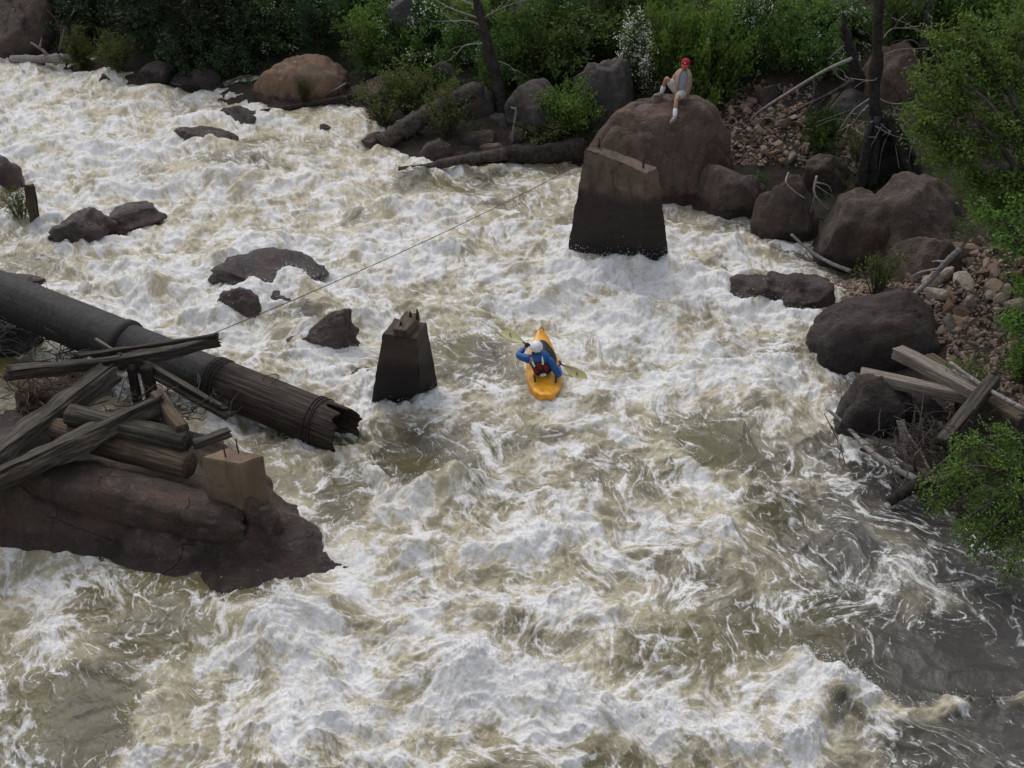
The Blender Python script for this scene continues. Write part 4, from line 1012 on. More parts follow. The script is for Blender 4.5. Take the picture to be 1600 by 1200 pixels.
log_on('driftwood_log', 'dark driftwood log along the far shore beside the tall pier', None, None, .16, .34, 'bark_dark', 2, [at_z(716, 250, .12), at_z(780, 240, .22), at_z(850, 240, .3), at_z(915, 232, .4)])
log_on('driftwood_log', 'pale grey drift log pointing out into the rapids at the far shore', None, None, .06, .18, 'bark', 3, [at_z(622, 264, .28), at_z(668, 260, .34), at_z(720, 250, .36), at_z(790, 240, .4)])
log_on('driftwood_log', 'thin black drift log at the shore before the tan boulder', None, None, .06, .10, 'bark_dark', 4, [at_z(384, 178, .1), at_z(450, 168, .12), at_z(500, 160, .15), at_z(556, 150, .25)])
log_on('driftwood_log', 'pale fallen log with a forked branch at the far upper shore', None, None, .12, .17, 'bark_pale', 5, [at_z(18, 92, .15), at_z(70, 92, .25), at_z(115, 90, .3)])
branch('bare pale forked branch rising from the fallen log at the far upper shore', [(76, 88, .3), (66, 78, .6), (48, 66, .9)], .07, .03, 'bark_pale', [[(62, 74, .7), (64, 64, .9), (65, 58, 1.1)]], seed=20)
branch('fallen bare branch at the shore before the dark firs', [(355, 132, .3), (372, 122, .5), (392, 118, .6)], .05, .03, 'bark', seed=21)
branch('thin pale stick leaning in the water before the tan boulder', [(500, 152, .1), (520, 142, .4), (540, 130, .8)], .025, .025, 'bark_pale', seed=22, cat='stick')
branch('grey crooked snag on the far shore beside the pink rocks', [(800, 225, .3), (803, 195, .9), (806, 172, 1.4), (798, 168, 1.45)], .04, .02, 'bark_pale', seed=23, cat='snag')

# ------------------------------------------------------------------ the rubble slopes, stone by stone
def stone_mat():
    m, t, b = nmat('stone'); k = NT(t); r = k.rnd(); o = k.obj(); n = k.noise(o, 9, 5, .65)
    x = k.n('ShaderNodeValToRGB'); k.l(r, x.inputs[0]); e = x.color_ramp.elements
    for p_, c_ in ((0., (.12, .085, .066)), (.3, (.25, .15, .095)), (.5, (.15, .125, .11)), (.7, (.38, .25, .165)), (.88, (.30, .24, .185))):
        q = e.new(p_) if p_ not in (0.,) else e[0]; q.color = (*c_, 1)
    e[-1].color = (.50, .43, .35, 1)
    c = k.mix(k.ramp(n, .4, .7, 0, .55), x.outputs[0], (.07, .055, .045)); k.l(c, b.inputs['Base Color']); b.inputs['Roughness'].default_value = .9
    b.inputs['Specular IOR Level'].default_value = .2; k.bump(b, n, .6, .04); return m
M['stone_mix'] = stone_mat()
SM = []
for i in range(9):
    V, F = rock_mesh((1, .75, .5), 200 + i, 3, 16, .02, .35, 0, .02)
    me = bpy.data.meshes.new('stone'); me.from_pydata(V.tolist(), [], F.tolist()); me.materials.append(M['stone_mix']); me.polygons.foreach_set('use_smooth', np.zeros(len(me.polygons), bool)); SM.append(me)
R_ = np.random.RandomState(5)
def rubble(poly, n, s0, s1, label, group):
    poly = np.array(poly, float); lo, hi = poly.min(0), poly.max(0); k_ = 0
    while k_ < n:
        px, py = R_.uniform(lo, hi); ins = False
        for i in range(len(poly)):
            (ax0, ay0), (bx1, by1) = poly[i], poly[(i + 1) % len(poly)]
            if (ay0 > py) != (by1 > py) and px < (bx1 - ax0) * (py - ay0) / (by1 - ay0) + ax0: ins = not ins
        if not ins: continue
        p = ground(px, py); s_ = s0 + (s1 - s0) * R_.rand() ** 2.6
        o = bpy.data.objects.new('stone', SM[R_.randint(9)]); COL.objects.link(o)
        o.location = tuple(p + [0, 0, s_ * .15]); o.scale = (s_, s_ * R_.uniform(.7, 1.1), s_ * R_.uniform(.7, 1.2)); o.rotation_euler = (R_.normal() * .4, R_.normal() * .4, R_.rand() * 6.3)
        put(o, label, 'stone', group); k_ += 1
rubble([(1140, 150), (1180, 128), (1225, 135), (1262, 165), (1275, 215), (1255, 250), (1200, 262), (1140, 262), (1122, 235)], 172, .07, .27, 'angular brown or grey stone in the upper rubble slope right of the huge boulder', 'stones of the upper rubble slope')
rubble([(1420, 440), (1480, 385), (1545, 380), (1605, 400), (1605, 470), (1540, 500), (1500, 540), (1470, 520), (1460, 470)], 124, .08, .40, 'angular orange-brown stone in the lower rubble pile above the pale timbers', 'stones of the lower rubble pile')
def gravel(name, label, polys, n, s0, s1, seed):
    R2 = np.random.RandomState(seed); V0, F0 = ico(1); Vs, Fs = [], []; c = 0
    for i in range(n):
        poly = polys[i % len(polys)]; px = R2.uniform(poly[0], poly[2]); py = R2.uniform(poly[1], poly[3]); p = ground(px, py); s_ = s0 + (s1 - s0) * R2.rand() ** 2
        q, _ = np.linalg.qr(R2.normal(size=(3, 3))); Vs.append((V0 * [1, .7, .5] * (1 + .2 * R2.normal(size=(len(V0), 1)))) @ q * s_ + p); Fs.append(F0 + c); c += len(V0)
    m, t, b = nmat('gravel'); k = NT(t); nn = k.noise(k.pos(), 3.7, 5, .8)
    x = k.mix(k.ramp(nn, .35, .65), (.14, .096, .07), (.33, .245, .185)); k.l(x, b.inputs['Base Color']); b.inputs['Roughness'].default_value = .95
    put(build(name, np.concatenate(Vs), np.concatenate(Fs), m, None, tuple(ground(*polys[0][:2])), False), label, 'gravel', None, 'stuff')
gravel('gravel', 'small loose gravel and chips strewn over the rubble slopes', [(1125, 135, 1275, 262), (1290, 190, 1350, 270), (1420, 385, 1600, 540), (1300, 440, 1420, 470), (1480, 540, 1600, 640), (1420, 385, 1600, 540)], 4200, .03, .10, 3)

# ------------------------------------------------------------------ people: one skinned body each, clothes and gear as its children
def skin(name, mat, parent, chains, root=0, levels=2, loc=None):
    """chains: lists of (point, radius) or existing indices; grown into one smooth surface"""
    V, Rd, E, key = [], [], [], {}
    for ch in chains:
        prev = None
        for p, r in ch:
            kk = tuple(np.round(p, 4))
            if kk not in key: key[kk] = len(V); V.append(np.array(p, float)); Rd.append(r)
            i = key[kk]
            if prev is not None and prev != i: E.append((prev, i))
            prev = i
    org = np.array(parent.location if parent else loc, float)
    if parent and parent.parent: org = np.array(parent.parent.location, float)
    me = bpy.data.meshes.new(name); me.from_pydata([tuple(v - org) for v in V], E, []); me.materials.append(mat)
    o = bpy.data.objects.new(name, me); COL.objects.link(o)
    sk_ = o.modifiers.new('skin', 'SKIN'); sk_.use_smooth_shade = True
    if not me.skin_vertices: me.attributes.new('skin_dummy', 'FLOAT', 'POINT')
    for i, r in enumerate(Rd):
        d = me.skin_vertices[0].data[i]; d.radius = (r, r) if np.isscalar(r) else r; d.use_root = (i == root)
    ss = o.modifiers.new('smooth', 'SUBSURF'); ss.levels = levels; ss.render_levels = levels
    if parent: o.parent = parent
    else: o.location = tuple(org)
    return o
def lerp(a, b_, t_): return np.array(a, float) * (1 - t_) + np.array(b_, float) * t_
def nrm(v): v = np.array(v, float); return v / np.linalg.norm(v)

M['skin'] = plain_mat('skin', (.36, .19, .125), .55, .10, 20, .35)
M['skin_leg'] = plain_mat('skin_leg', (.38, .20, .13), .55, .1, 20, .35)
M['neoprene'] = plain_mat('neoprene', (.02, .02, .022), .6, .3, 30, .3)
M['drytop'] = plain_mat('drytop', (.012, .085, .27), .5, .25, 9, .35, .4)
M['vest_black'] = plain_mat('vest_black', (.022, .022, .025), .8, .3, 25, .2, .3)
M['vest_red'] = plain_mat('vest_red', (.17, .022, .028), .75, .25, 25, .2, .3)
M['cream'] = plain_mat('cream', (.66, .64, .52), .6, .08, 20)
M['helmet'] = plain_mat('helmet', (.70, .70, .70), .38, .05, 6, .5)
M['jacket'] = plain_mat('jacket', (.42, .29, .22), .85, .12, 16, .15, .5)
M['shirt'] = plain_mat('shirt', (.30, .29, .32), .9, .12, 16, .1, .5)
M['shorts'] = plain_mat('shorts', (.47, .43, .38), .9, .1, 14, .1, .5)
M['sock'] = plain_mat('sock', (.74, .74, .76), .9, .05, 30, .1)
M['shoe'] = plain_mat('shoe', (.20, .19, .17), .8, .5, 14, .2)
M['cap'] = plain_mat('cap', (.36, .018, .035), .8, .12, 18, .15)
M['white'] = plain_mat('white', (.75, .75, .75), .7, .05, 18)
M['hair'] = plain_mat('hair', (.05, .035, .025), .8, .3, 30, .2)
M['eye'] = plain_mat('eye', (.03, .025, .02), .3, .1, 30)

def hand_chain(wrist, palm_dir, across, curl, size=1.0, grip=False):
    """chains for a hand: palm, five unequal bent fingers; curl is the direction the fingers close to"""
    pd, ac, cu = nrm(palm_dir), nrm(across), nrm(curl); w = np.array(wrist, float); s = size
    mid = w + pd * .045 * s; ch = [[(w, .026 * s), (mid, .030 * s)]]
    for f, (off, ln, r) in enumerate(((-.030, .062, .0088), (-.010, .074, .0092), (.011, .070, .009), (.030, .055, .008))):
        b_ = w + pd * .088 * s + ac * off * s
        if grip: p1 = b_ + (pd * .35 + cu * .9) * ln * .5 * s; p2 = p1 + (cu * .55 - pd * .8) * ln * .45 * s
        else: p1 = b_ + (pd * .92 + cu * .25) * ln * .55 * s; p2 = p1 + (pd * .8 + cu * .55) * ln * .5 * s
        ch.append([(mid, .030 * s), (b_, .0125 * s), (p1, r * s), (p2, r * .85 * s)])
    t0 = w + pd * .035 * s - ac * .034 * s; t1 = t0 + (pd * .6 - ac * .65 + cu * .4) * .035 * s; t2 = t1 + (pd * .8 - ac * (.1 if not grip else -.4) + cu * .5) * .03 * s
    ch.append([(mid, .030 * s), (t0, .014 * s), (t1, .0115 * s), (t2, .0095 * s)])
    return ch

# ---- the kayak
KS, KB = at_z(853, 631, -.02), at_z(843.5, 531, .30)
kf = nrm(KB - KS); KL = np.linalg.norm(KB - KS); kr = nrm(np.cross(kf, [0, 0, 1])); ku = np.cross(kr, kf)
roll = R(4); kr, ku = kr * math.cos(roll) - ku * math.sin(roll), ku * math.cos(roll) + kr * math.sin(roll)
def kpt(s, x, z): return KS + kf * (s * KL) + kr * x + ku * z
def khw(s): return .345 * np.clip(np.sin(np.pi * np.clip(s, .012, 0.985) ** .74), .0, 1) ** .58 + .012
def krock(s): return .20 * np.abs((s - .46) / .5) ** 2.4
def kdeck(s): return .20 + .075 * np.exp(-((s - .54) / .20) ** 2) + .05 * s
ns, nr_ = 56, 32; V = []
for i in range(ns + 1):
    s = i / ns; w_ = khw(s); zb = -.14 + krock(s); zs = .07 + krock(s) * .75; zd = kdeck(s) + krock(s) * .55 - .05
    for j in range(nr_):
        a = 2 * np.pi * j / nr_; cx_, sy_ = math.cos(a), math.sin(a)
        if sy_ >= 0: x = w_ * np.sign(cx_) * abs(cx_) ** .62; z = zs + (zd - zs) * sy_ ** .85
        else: x = w_ * np.sign(cx_) * abs(cx_) ** .45; z = zs - (zs - zb) * abs(sy_) ** .55
        V.append(kpt(s, x, z))
F = [(i * nr_ + j, i * nr_ + (j + 1) % nr_, (i + 1) * nr_ + (j + 1) % nr_, (i + 1) * nr_ + j) for i in range(ns) for j in range(nr_)]
F += [tuple(range(nr_ - 1, -1, -1)), tuple(ns * nr_ + j for j in range(nr_))]
M['kayak'] = plain_mat('kayak', (.76, .34, .022), .36, .28, 5, .5, .08)
kay = thing('kayak', 'yellow-orange plastic whitewater kayak paddling up the rapids', 'kayak', kpt(.5, 0, -.1))
build('hull', np.array(V), F, M['kayak'], kay)
# cockpit rim and black spray skirt
COCK = .60
a = np.linspace(0, 2 * np.pi, 49)[:-1]
def ck(k_, dz): return np.array([kpt(COCK + .225 * k_ * math.cos(t_), .235 * k_ * math.sin(t_) * (1 - .30 * math.cos(t_)), kdeck(COCK + .225 * k_ * math.cos(t_)) + krock(COCK + .225 * k_ * math.cos(t_)) * .55 - .05 + dz + .012) for t_ in a])
ring = ck(1.0, .0); ring = np.concatenate([ring, ring[:1]])
V, F = tube(ring, .016, 8, False); build('cockpit_rim', V, F, M['neoprene'], kay)
rings = [ck(1.03, .0), ck(1.0, .02), ck(.8, .045), ck(.55, .075), ck(.42, .14)]
V = np.concatenate(rings + [[rings[-1].mean(0)]]); F = []
for i in range(4):
    for j in range(48): F.append((i * 48 + j, i * 48 + (j + 1) % 48, (i + 1) * 48 + (j + 1) % 48, (i + 1) * 48 + j))
for j in range(48): F.append((4 * 48 + j, 4 * 48 + (j + 1) % 48, 5 * 48))
build('spray_skirt', V, F, M['neoprene'], kay)
for sx in (-1, 1):           # dark grab loops either side of the stern deck
    P = [kpt(.22, sx * .20, .175), kpt(.255, sx * .215, .235), kpt(.285, sx * .22, .235), kpt(.315, sx * .215, .19)]
    V, F = tube(bez(P, 12), .017, 6); build('grab_loop', V, F, M['neoprene'], kay)
P = [kpt(.955, -.05, .33), kpt(.975, 0, .37), kpt(.955, .05, .33)]; V, F = tube(bez(P, 10), .010, 6); build('grab_loop', V, F, M['neoprene'], kay)

# ---- the paddle
LBT, LB, RB, RBT = at_z(784, 516, .80), at_z(818, 535, .76), at_z(882, 572, .14), at_z(916, 593, .0)
shaft_d = nrm(RB - LB)
pad = thing('paddle', 'double-bladed kayak paddle with pale olive blades held across the boat', 'paddle', (LB + RB) / 2)
M['blade'] = plain_mat('blade', (.52, .50, .25), .45, .08, 5, .4)
M['shaft'] = plain_mat('shaft', (.05, .05, .045), .5, .2, 30)
V, F = tube([LB, lerp(LB, RB, .5), RB], .0155, 10); build('shaft', V, F, M['shaft'], pad)
def blade(p0, p1, name='blade'):
    d = p1 - p0; L_ = np.linalg.norm(d); d = d / L_; view = nrm(np.array([0, 0, CAMZ]) - (p0 + p1) / 2 + [0, 4, 0]); s_ = nrm(np.cross(d, view)); u_ = np.cross(s_, d)
    ts = np.linspace(0, 1, 22); V, F = [], []
    for side in (1, -1):
        for t_ in ts:
            w_ = (.018 + .105 * math.sin(min(1, t_ * 1.25) ** .8 * math.pi / 2) ** 1.2) * (1 - np.clip((t_ - .72) / .28, 0, 1) ** 2.6 * .75)
            for q in np.linspace(-1, 1, 9):
                V.append(p0 + d * (t_ * L_) + s_ * (w_ * q * (1.05 if q > 0 else .95)) + u_ * (.030 * q * q * 1 - .02 * math.sin(t_ * 3.14) + side * (.004 + .012 * (1 - abs(q)) * (1 - t_))))
    n = 22 * 9
    for i in range(21):
        for j in range(8):
            a_ = i * 9 + j; F.append((a_, a_ + 1, a_ + 10, a_ + 9)); F.append((n + a_, n + a_ + 9, n + a_ + 10, n + a_ + 1))
    bd = [i * 9 for i in range(22)] + [21 * 9 + j for j in range(1, 9)] + [i * 9 + 8 for i in range(20, -1, -1)] + list(range(7, 0, -1))
    for x, y in zip(bd, bd[1:] + bd[:1]): F.append((x, y, n + y, n + x))
    o = build(name, np.array(V), F, M['blade'], pad)
    mk = [p0 + d * (L_ * t_) + s_ * x + u_ * .022 for t_, x in ((.52, -.03), (.60, -.012), (.56, .004), (.64, .02), (.60, .03))]
    V2, F2 = tube(bez(mk, 16), .007, 5); sub('blade_mark', V2, F2, M['shaft'], o)
    return o
blade(LB, LBT); blade(RB, RBT)

# ---- the kayaker
HIP = kpt(.375, 0, .22); WAI = at_z(849, 584, .42) ; CHE = at_z(842, 566, .62); NEC = at_z(838.5, 553, .76); HED = at_z(838, 545, .84)
yb = kpt(.5, 0, 0)[1]
def fix(p, Y): return np.array([p[0] * Y / p[1], Y, p[2]])
SHL, SHR = at_z(824, 560, .66), at_z(859, 562, .64)
ELL, ELR = at_z(809, 556, .60), at_z(873, 586, .34)
HL, HR = lerp(LB, RB, .10), lerp(LB, RB, .86)
kay_p = thing('person', 'kayaker in blue jacket, red and black life vest and white helmet, seen from behind', 'person', HIP)
FW = nrm(np.array([kf[0], kf[1], 0]))
WL, WR = lerp(ELL, HL, .80), lerp(ELR, HR, .74)
chains = [[(HIP, .12), (lerp(HIP, CHE, .45), .10), (CHE, .09), (NEC, .055), (lerp(NEC, HED, .6), .065), (HED, .09), (HED + [0, .01, .09], .085)],
          [(CHE, .09), (SHL, .06), (lerp(SHL, ELL, .5), .058), (ELL, .050), (lerp(ELL, WL, .35), .048), (WL, .030)],
          [(CHE, .09), (SHR, .06), (lerp(SHR, ELR, .5), .058), (ELR, .050), (lerp(ELR, WR, .35), .048), (WR, .030)],
          [(HED, .09), (HED + FW * .105 + [0, 0, -.01], .016)]]
body = skin('body', M['skin'], kay_p, chains)
# blue dry top: sleeves a little larger than the arms, and a shell round the trunk
def trunk_shell(base, top, tx, ty, rings, arc=None, th=.014, n=44):
    ax_ = np.array(top) - np.array(base); out = []
    lo, hi = arc if arc else (0, 2 * np.pi)
    an = np.linspace(lo, hi, n + 1)
    if arc is None: an = an[:-1]
    m_ = len(an); V = []
    for k_ in (1, 0):
        for z, rx, ry, off in rings:
            V += [np.array(base) + ax_ * z + ty * off + tx * (rx - (0 if k_ else th)) * math.cos(t_) + ty * (ry - (0 if k_ else th)) * math.sin(t_) for t_ in an]
    nrg = len(rings); F = []
    def idx_(k_, i, j): return k_ * nrg * m_ + i * m_ + j % m_
    cols = m_ if arc is None else m_ - 1
    for i in range(nrg - 1):
        for j in range(cols):
            F.append((idx_(0, i, j), idx_(0, i, j + 1), idx_(0, i + 1, j + 1), idx_(0, i + 1, j))); F.append((idx_(1, i, j), idx_(1, i + 1, j), idx_(1, i + 1, j + 1), idx_(1, i, j + 1)))
    for i in (0, nrg - 1):
        for j in range(cols): F.append((idx_(0, i, j), idx_(1, i, j), idx_(1, i, j + 1), idx_(0, i, j + 1)))
    if arc is not None:
        for i in range(nrg - 1):
            for j in (0, m_ - 1): F.append((idx_(0, i, j), idx_(0, i + 1, j), idx_(1, i + 1, j), idx_(1, i, j)))
    return np.array(V), F
tz = nrm(NEC - HIP); tx = nrm(SHR - SHL); tx = nrm(tx - tz * (tx @ tz)); ty = np.cross(tz, tx)
V, F = trunk_shell(HIP, NEC, tx, ty, [(.02, .17, .15, 0), (.25, .18, .155, 0), (.55, .215, .165, 0), (.75, .235, .17, 0), (.88, .205, .15, 0), (.97, .14, .12, 0), (1.04, .085, .085, 0), (1.12, .078, .08, 0)])
jk_ = build('jacket', V, F, M['drytop'], kay_p)
for S_, E_, W_ in ((SHL, ELL, WL), (SHR, ELR, WR)):
    skin('sleeve', M['drytop'], kay_p, [[(lerp(S_, CHE, .35), .10), (S_, .098), (lerp(S_, E_, .5), .084), (E_, .080), (lerp(E_, W_, .4), .068), (lerp(E_, W_, .82), .046)]])
# life vest: a shell round the trunk
hh = np.linalg.norm(NEC - HIP) * .94; a = np.linspace(0, 2 * np.pi, 41)[:-1]
def vring(z, rx, ry, lo=0): return np.array([HIP + tz * z * hh + tx * rx * math.cos(t_) + ty * ry * math.sin(t_) for t_ in a])
def shell(rings):
    n = len(rings[0]); V = np.concatenate(rings); F = [(i * n + j, i * n + (j + 1) % n, (i + 1) * n + (j + 1) % n, (i + 1) * n + j) for i in range(len(rings) - 1) for j in range(n)]
    return V, F
V, F = shell([vring(.08, .185, .16), vring(.12, .205, .18), vring(.40, .208, .19), vring(.66, .20, .19), vring(.84, .165, .18), vring(.90, .14, .165), vring(.91, .10, .12)])
build('life_vest', V, F, M['vest_black'], kay_p)
vest = kay_p.children[-1]
def patch(pts, th, mat, name):
    """raised panel on the back of the vest, corner points as (angle, height)"""
    V, F = [], []; n = 7
    (a0, z0), (a1, z1), (a2, z2), (a3, z3) = pts
    for k_ in (th, -.01):
        for i in range(n):
            for j in range(n):
                u_, v_ = i / (n - 1), j / (n - 1); aa = (a0 * (1 - u_) + a1 * u_) * (1 - v_) + (a3 * (1 - u_) + a2 * u_) * v_; z = (z0 * (1 - u_) + z1 * u_) * (1 - v_) + (z3 * (1 - u_) + z2 * u_) * v_
                V.append(HIP + tz * z * hh + tx * (.203 + k_ - .02 * max(0, z - .6)) * math.cos(aa) + ty * (.190 + k_ - .012 * max(0, z - .6)) * math.sin(aa))
    m_ = n * n
    for i in range(n - 1):
        for j in range(n - 1): q = i * n + j; F.append((q, q + n, q + n + 1, q + 1)); F.append((m_ + q, m_ + q + 1, m_ + q + n + 1, m_ + q + n))
    bd = [i * n for i in range(n)] + [(n - 1) * n + j for j in range(1, n)] + [i * n + n - 1 for i in range(n - 2, -1, -1)] + list(range(n - 2, 0, -1))
    for x, y in zip(bd, bd[1:] + bd[:1]): F.append((x, m_ + x, m_ + y, y))
    return sub(name, np.array(V), F, mat, vest)
B = -np.pi / 2
patch([(B - .22, .52), (B + .22, .52), (B + .28, .86), (B - .28, .86)], .014, M['vest_red'], 'back_panel')
patch([(B - .95, .30), (B - .34, .30), (B - .34, .66), (B - .75, .66)], .014, M['vest_red'], 'back_panel')
patch([(B + .34, .30), (B + .95, .30), (B + .75, .66), (B + .34, .66)], .014, M['vest_red'], 'back_panel')
for sx, sh in ((-1, SHL), (1, SHR)):
    st = HIP + tx * sx * .085 + tz * hh * .74 - ty * .195
    en = HIP + tx * sx * .105 + tz * (hh / .94) * .95 - ty * .035
    mid_ = HIP + tx * sx * .10 + tz * (hh / .94) * .82 - ty * .15
    P = bez([st, mid_, en, en + ty * .10 - tz * .05], 14)
    V, F = beam(P[0], P[1], .01, .01, 0) if False else tube(P, .021, 8); build('shoulder_strap', V, F, M['cream'], kay_p)
bp = HIP + tz * hh * .16 - ty * .195; V, F = tube([bp - tx * .06, bp, bp + tx * .06], [.03, .036, .03], 8); sub('pale_tag', V, F, M['cream'], vest)
# helmet, gloves
hc = HED + np.array([0, .0, .045])
V, F = ico(4); V = V * [.128, .148, .128]; V = V[:, :]; V[:, 2] = np.where(V[:, 2] < -.055, -.055 + (V[:, 2] + .055) * .15, V[:, 2])
V = np.outer(V[:, 0], np.cross(FW, [0, 0, 1])) + np.outer(V[:, 1], FW) + np.outer(V[:, 2], [0, 0, 1.]) + hc
hel = build('helmet', V, F, M['helmet'], kay_p)
V, F = tube([HED + [0, -.0, -.09], HED + [0, 0, -.03]], [.082, .105], 16); build('helmet_collar', V, F, M['neoprene'], kay_p)
for sx in (-1, 1):
    p = HED + FW * .083 + np.cross(FW, [0, 0, 1]) * sx * .033; V, F = ico(2); build('eye', V * .012 + p, F, M['eye'], kay_p)
for H_, W_, E_ in ((HL, WL, ELL), (HR, WR, ELR)):
    pd_ = nrm(H_ - W_); ac = shaft_d * (1 if H_ is HL else -1); cu = nrm(np.cross(ac, pd_)); cu = cu if cu @ FW > 0 else -cu
    start = H_ - pd_ * .075 - cu * .012
    skin('glove', M['neoprene'], kay_p, [[(lerp(E_, W_, .78), .044), (lerp(W_, start, .5), .038), (start, .030)]] + hand_chain(start, pd_, ac, cu, 1.15, True), levels=2)

# ---- the man on the boulder
def on_big(px, py):
    d = Vector(ray(px, py)); h_ = BIG.ray_cast(Vector((0, 0, CAMZ)), d.normalized(), 200)
    return np.array(h_[0]) if h_[0] else None
SEAT = on_big(1064, 160)
if SEAT is None: SEAT = at_y(1064, 156, 29.0)
Yh = SEAT[1] + .16
FOOT = on_big(1053, 188); Yf = FOOT[1] - .07
def q(px, py, dy=0.): return at_y(px, py, Yh + dy)
HIPC = q(1064, 144)
FT1 = next((h for h in (on_big(1033, y_) for y_ in (152, 153.5, 155, 157, 159)) if h is not None), None)
K1, A1 = q(1041.5, 121, .0), (q(1034.5, 145, .05))
if FT1 is not None: A1 = FT1 + [0, -.02, .11]
T1 = A1 + [-.19, -.10, -.02]
A2 = at_y(1054, 184, Yf); K2 = at_y(1057, 154, min(Yh - .25, max(Yf + .12, Yh - .42))); T2 = A2 + [-.10, -.16, -.05]
print('MAN', Yh, Yf, FT1, A1, 'thigh', np.linalg.norm(K2 - HIPC), 'shin', np.linalg.norm(A2 - K2), np.linalg.norm(K1 - HIPC), np.linalg.norm(A1 - K1))
CH, NK, HD = q(1068, 119, .04), q(1070, 108.5, .02), q(1070.5, 102, -.02)
S1, S2 = q(1061, 111, .06), q(1077, 112.5, .02)
E1, W1 = q(1053, 123, .14), q(1052.5, 131.5, -.02)
E2, W2 = q(1077.5, 130, .08), q(1075.5, 146, .06)
HP1, HP2 = HIPC + [-.085, .02, 0], HIPC + [.07, 0, 0]
CH, NK, HD = q(1068, 119, .04), q(1070, 108.5, .02), q(1070.5, 102, -.02)
S1, S2 = q(1061, 111, .06), q(1077, 112.5, .02)
E1, W1 = q(1053, 123, .14), q(1052.5, 131.5, -.02)
E2, W2 = q(1077.5, 130, .08), q(1075.5, 146, .06)
man = thing('person', 'man in red cap, tan jacket and pale shorts sitting on the huge boulder', 'person', SEAT)
Fm = nrm([-.25, -1, -.25])
ch = [[(HIPC, .145), (lerp(HIPC, CH, .5), .13), (CH, .14), (NK, .055), (lerp(NK, HD, .5), .062), (HD, .088), (HD + [.01, .01, .085], .085)],
      [(CH, .14), (S1, .066), (lerp(S1, E1, .5), .05), (E1, .042), (lerp(E1, W1, .4), .04), (W1, .028)], [(CH, .14), (S2, .066), (lerp(S2, E2, .5), .05), (E2, .042), (lerp(E2, W2, .4), .04), (W2, .028)],
      [(HIPC, .145), (HP1, .10), (lerp(HP1, K1, .5), .082), (K1, .060), (lerp(K1, A1, .35), .058), (A1, .038), (lerp(A1, T1, .5), .034), (T1, .024)],
      [(HIPC, .145), (HP2, .10), (lerp(HP2, K2, .5), .082), (K2, .060), (lerp(K2, A2, .35), .058), (A2, .038), (lerp(A2, T2, .5), .034), (T2, .024)],
      [(HD, .088), (HD + Fm * .108, .017)], [(HD, .088), (HD + [-.092, .0, -.005], .018)], [(HD, .088), (HD + [.092, 0, -.005], .018)]]
ch += hand_chain(W1, nrm(q(1057, 136, -.10) - W1), [.5, -.2, .6], [0, -.6, -.6]) + hand_chain(W2, [-.1, -.25, -.75], [1, -.2, 0], [-.2, -.9, -.1])
skin('body', M['skin_leg'], man, ch)
mz = nrm(NK - HIPC); mx = nrm(S2 - S1); mx = nrm(mx - mz * (mx @ mz)); my = -np.cross(mz, mx)        # my points forward
V, F = trunk_shell(HIPC, NK, mx, my, [(-.08, .16, .145, 0), (.2, .165, .15, 0), (.5, .17, .15, 0), (.75, .175, .14, 0), (.88, .13, .115, 0), (.97, .075, .08, 0)])
build('shirt', V, F, M['shirt'], man)
h_ = .58; arc = (np.pi / 2 + h_, np.pi / 2 - h_ + 2 * np.pi)
V, F = trunk_shell(HIPC, NK, mx, my, [(-.05, .20, .19, 0), (.1, .195, .19, 0), (.35, .19, .18, 0), (.6, .20, .175, 0), (.78, .205, .16, 0), (.88, .17, .135, 0), (.96, .11, .10, 0), (1.03, .085, .09, 0)], arc)
build('jacket', V, F, M['jacket'], man)
for S_, E_, W_ in ((S1, E1, W1), (S2, E2, W2)):
    skin('sleeve', M['jacket'], man, [[(lerp(S_, CH, .35), .095), (S_, .088), (lerp(S_, E_, .5), .074), (E_, .068), (lerp(E_, W_, .45), .058), (lerp(E_, W_, .9), .046)]])
for HP_, K_ in ((HP1, K1), (HP2, K2)):
    skin('shorts', M['shorts'], man, [[(lerp(HIPC, HP_, .3) + [0, 0, .06], .15), (lerp(HP_, K_, .08), .145), (lerp(HP_, K_, .45), .128), (lerp(HP_, K_, .84), .112)]])
for K_, A_, T_ in ((K1, A1, T1), (K2, A2, T2)):
    skin('sock', M['sock'], man, [[(lerp(K_, A_, .48), .068), (lerp(K_, A_, .8), .060), (A_ + [0, 0, -.01], .058)]], levels=1)
    fd_ = nrm(T_ - A_); dn = np.array([0, 0, -.04])
    skin('shoe', M['shoe'], man, [[(A_ - fd_ * .045 + dn, .064), (A_ + dn * .7, .068), (lerp(A_, T_, .55) + dn * .5, .064), (T_ + dn * .4 + fd_ * .03, .050)]], levels=2)
cc = HD + np.array([.01, .01, .075])
V, F = ico(4); V = V * [.112, .122, .098]; V[:, 2] = np.where(V[:, 2] < -.015, -.015 + (V[:, 2] + .015) * .1, V[:, 2])
cr_ = nrm(np.cross(Fm, [0, 0, 1])); cu_ = np.cross(cr_, Fm)
toW = lambda V: np.outer(V[:, 0], cr_) + np.outer(V[:, 1], Fm) + np.outer(V[:, 2], cu_) + cc
cap = build('cap', toW(V), F, M['cap'], man)
V, F = ico(3); V = V * [.085, .095, .010]; V[:, 2] -= V[:, 0] ** 2 * 3; V = V + [0, .13, .0]; sub('brim', toW(V), F, M['cap'], cap)
V, F = ico(2); V = V * [.020, .006, .020] + [0, .112, .045]; sub('badge', toW(V), F, M['white'], cap)
for sx in (-1, 1):
    p = HD + Fm * .082 + cr_ * sx * .033 + cu_ * .012; V, F = ico(2); build('eye', V * .011 + p, F, M['eye'], man)
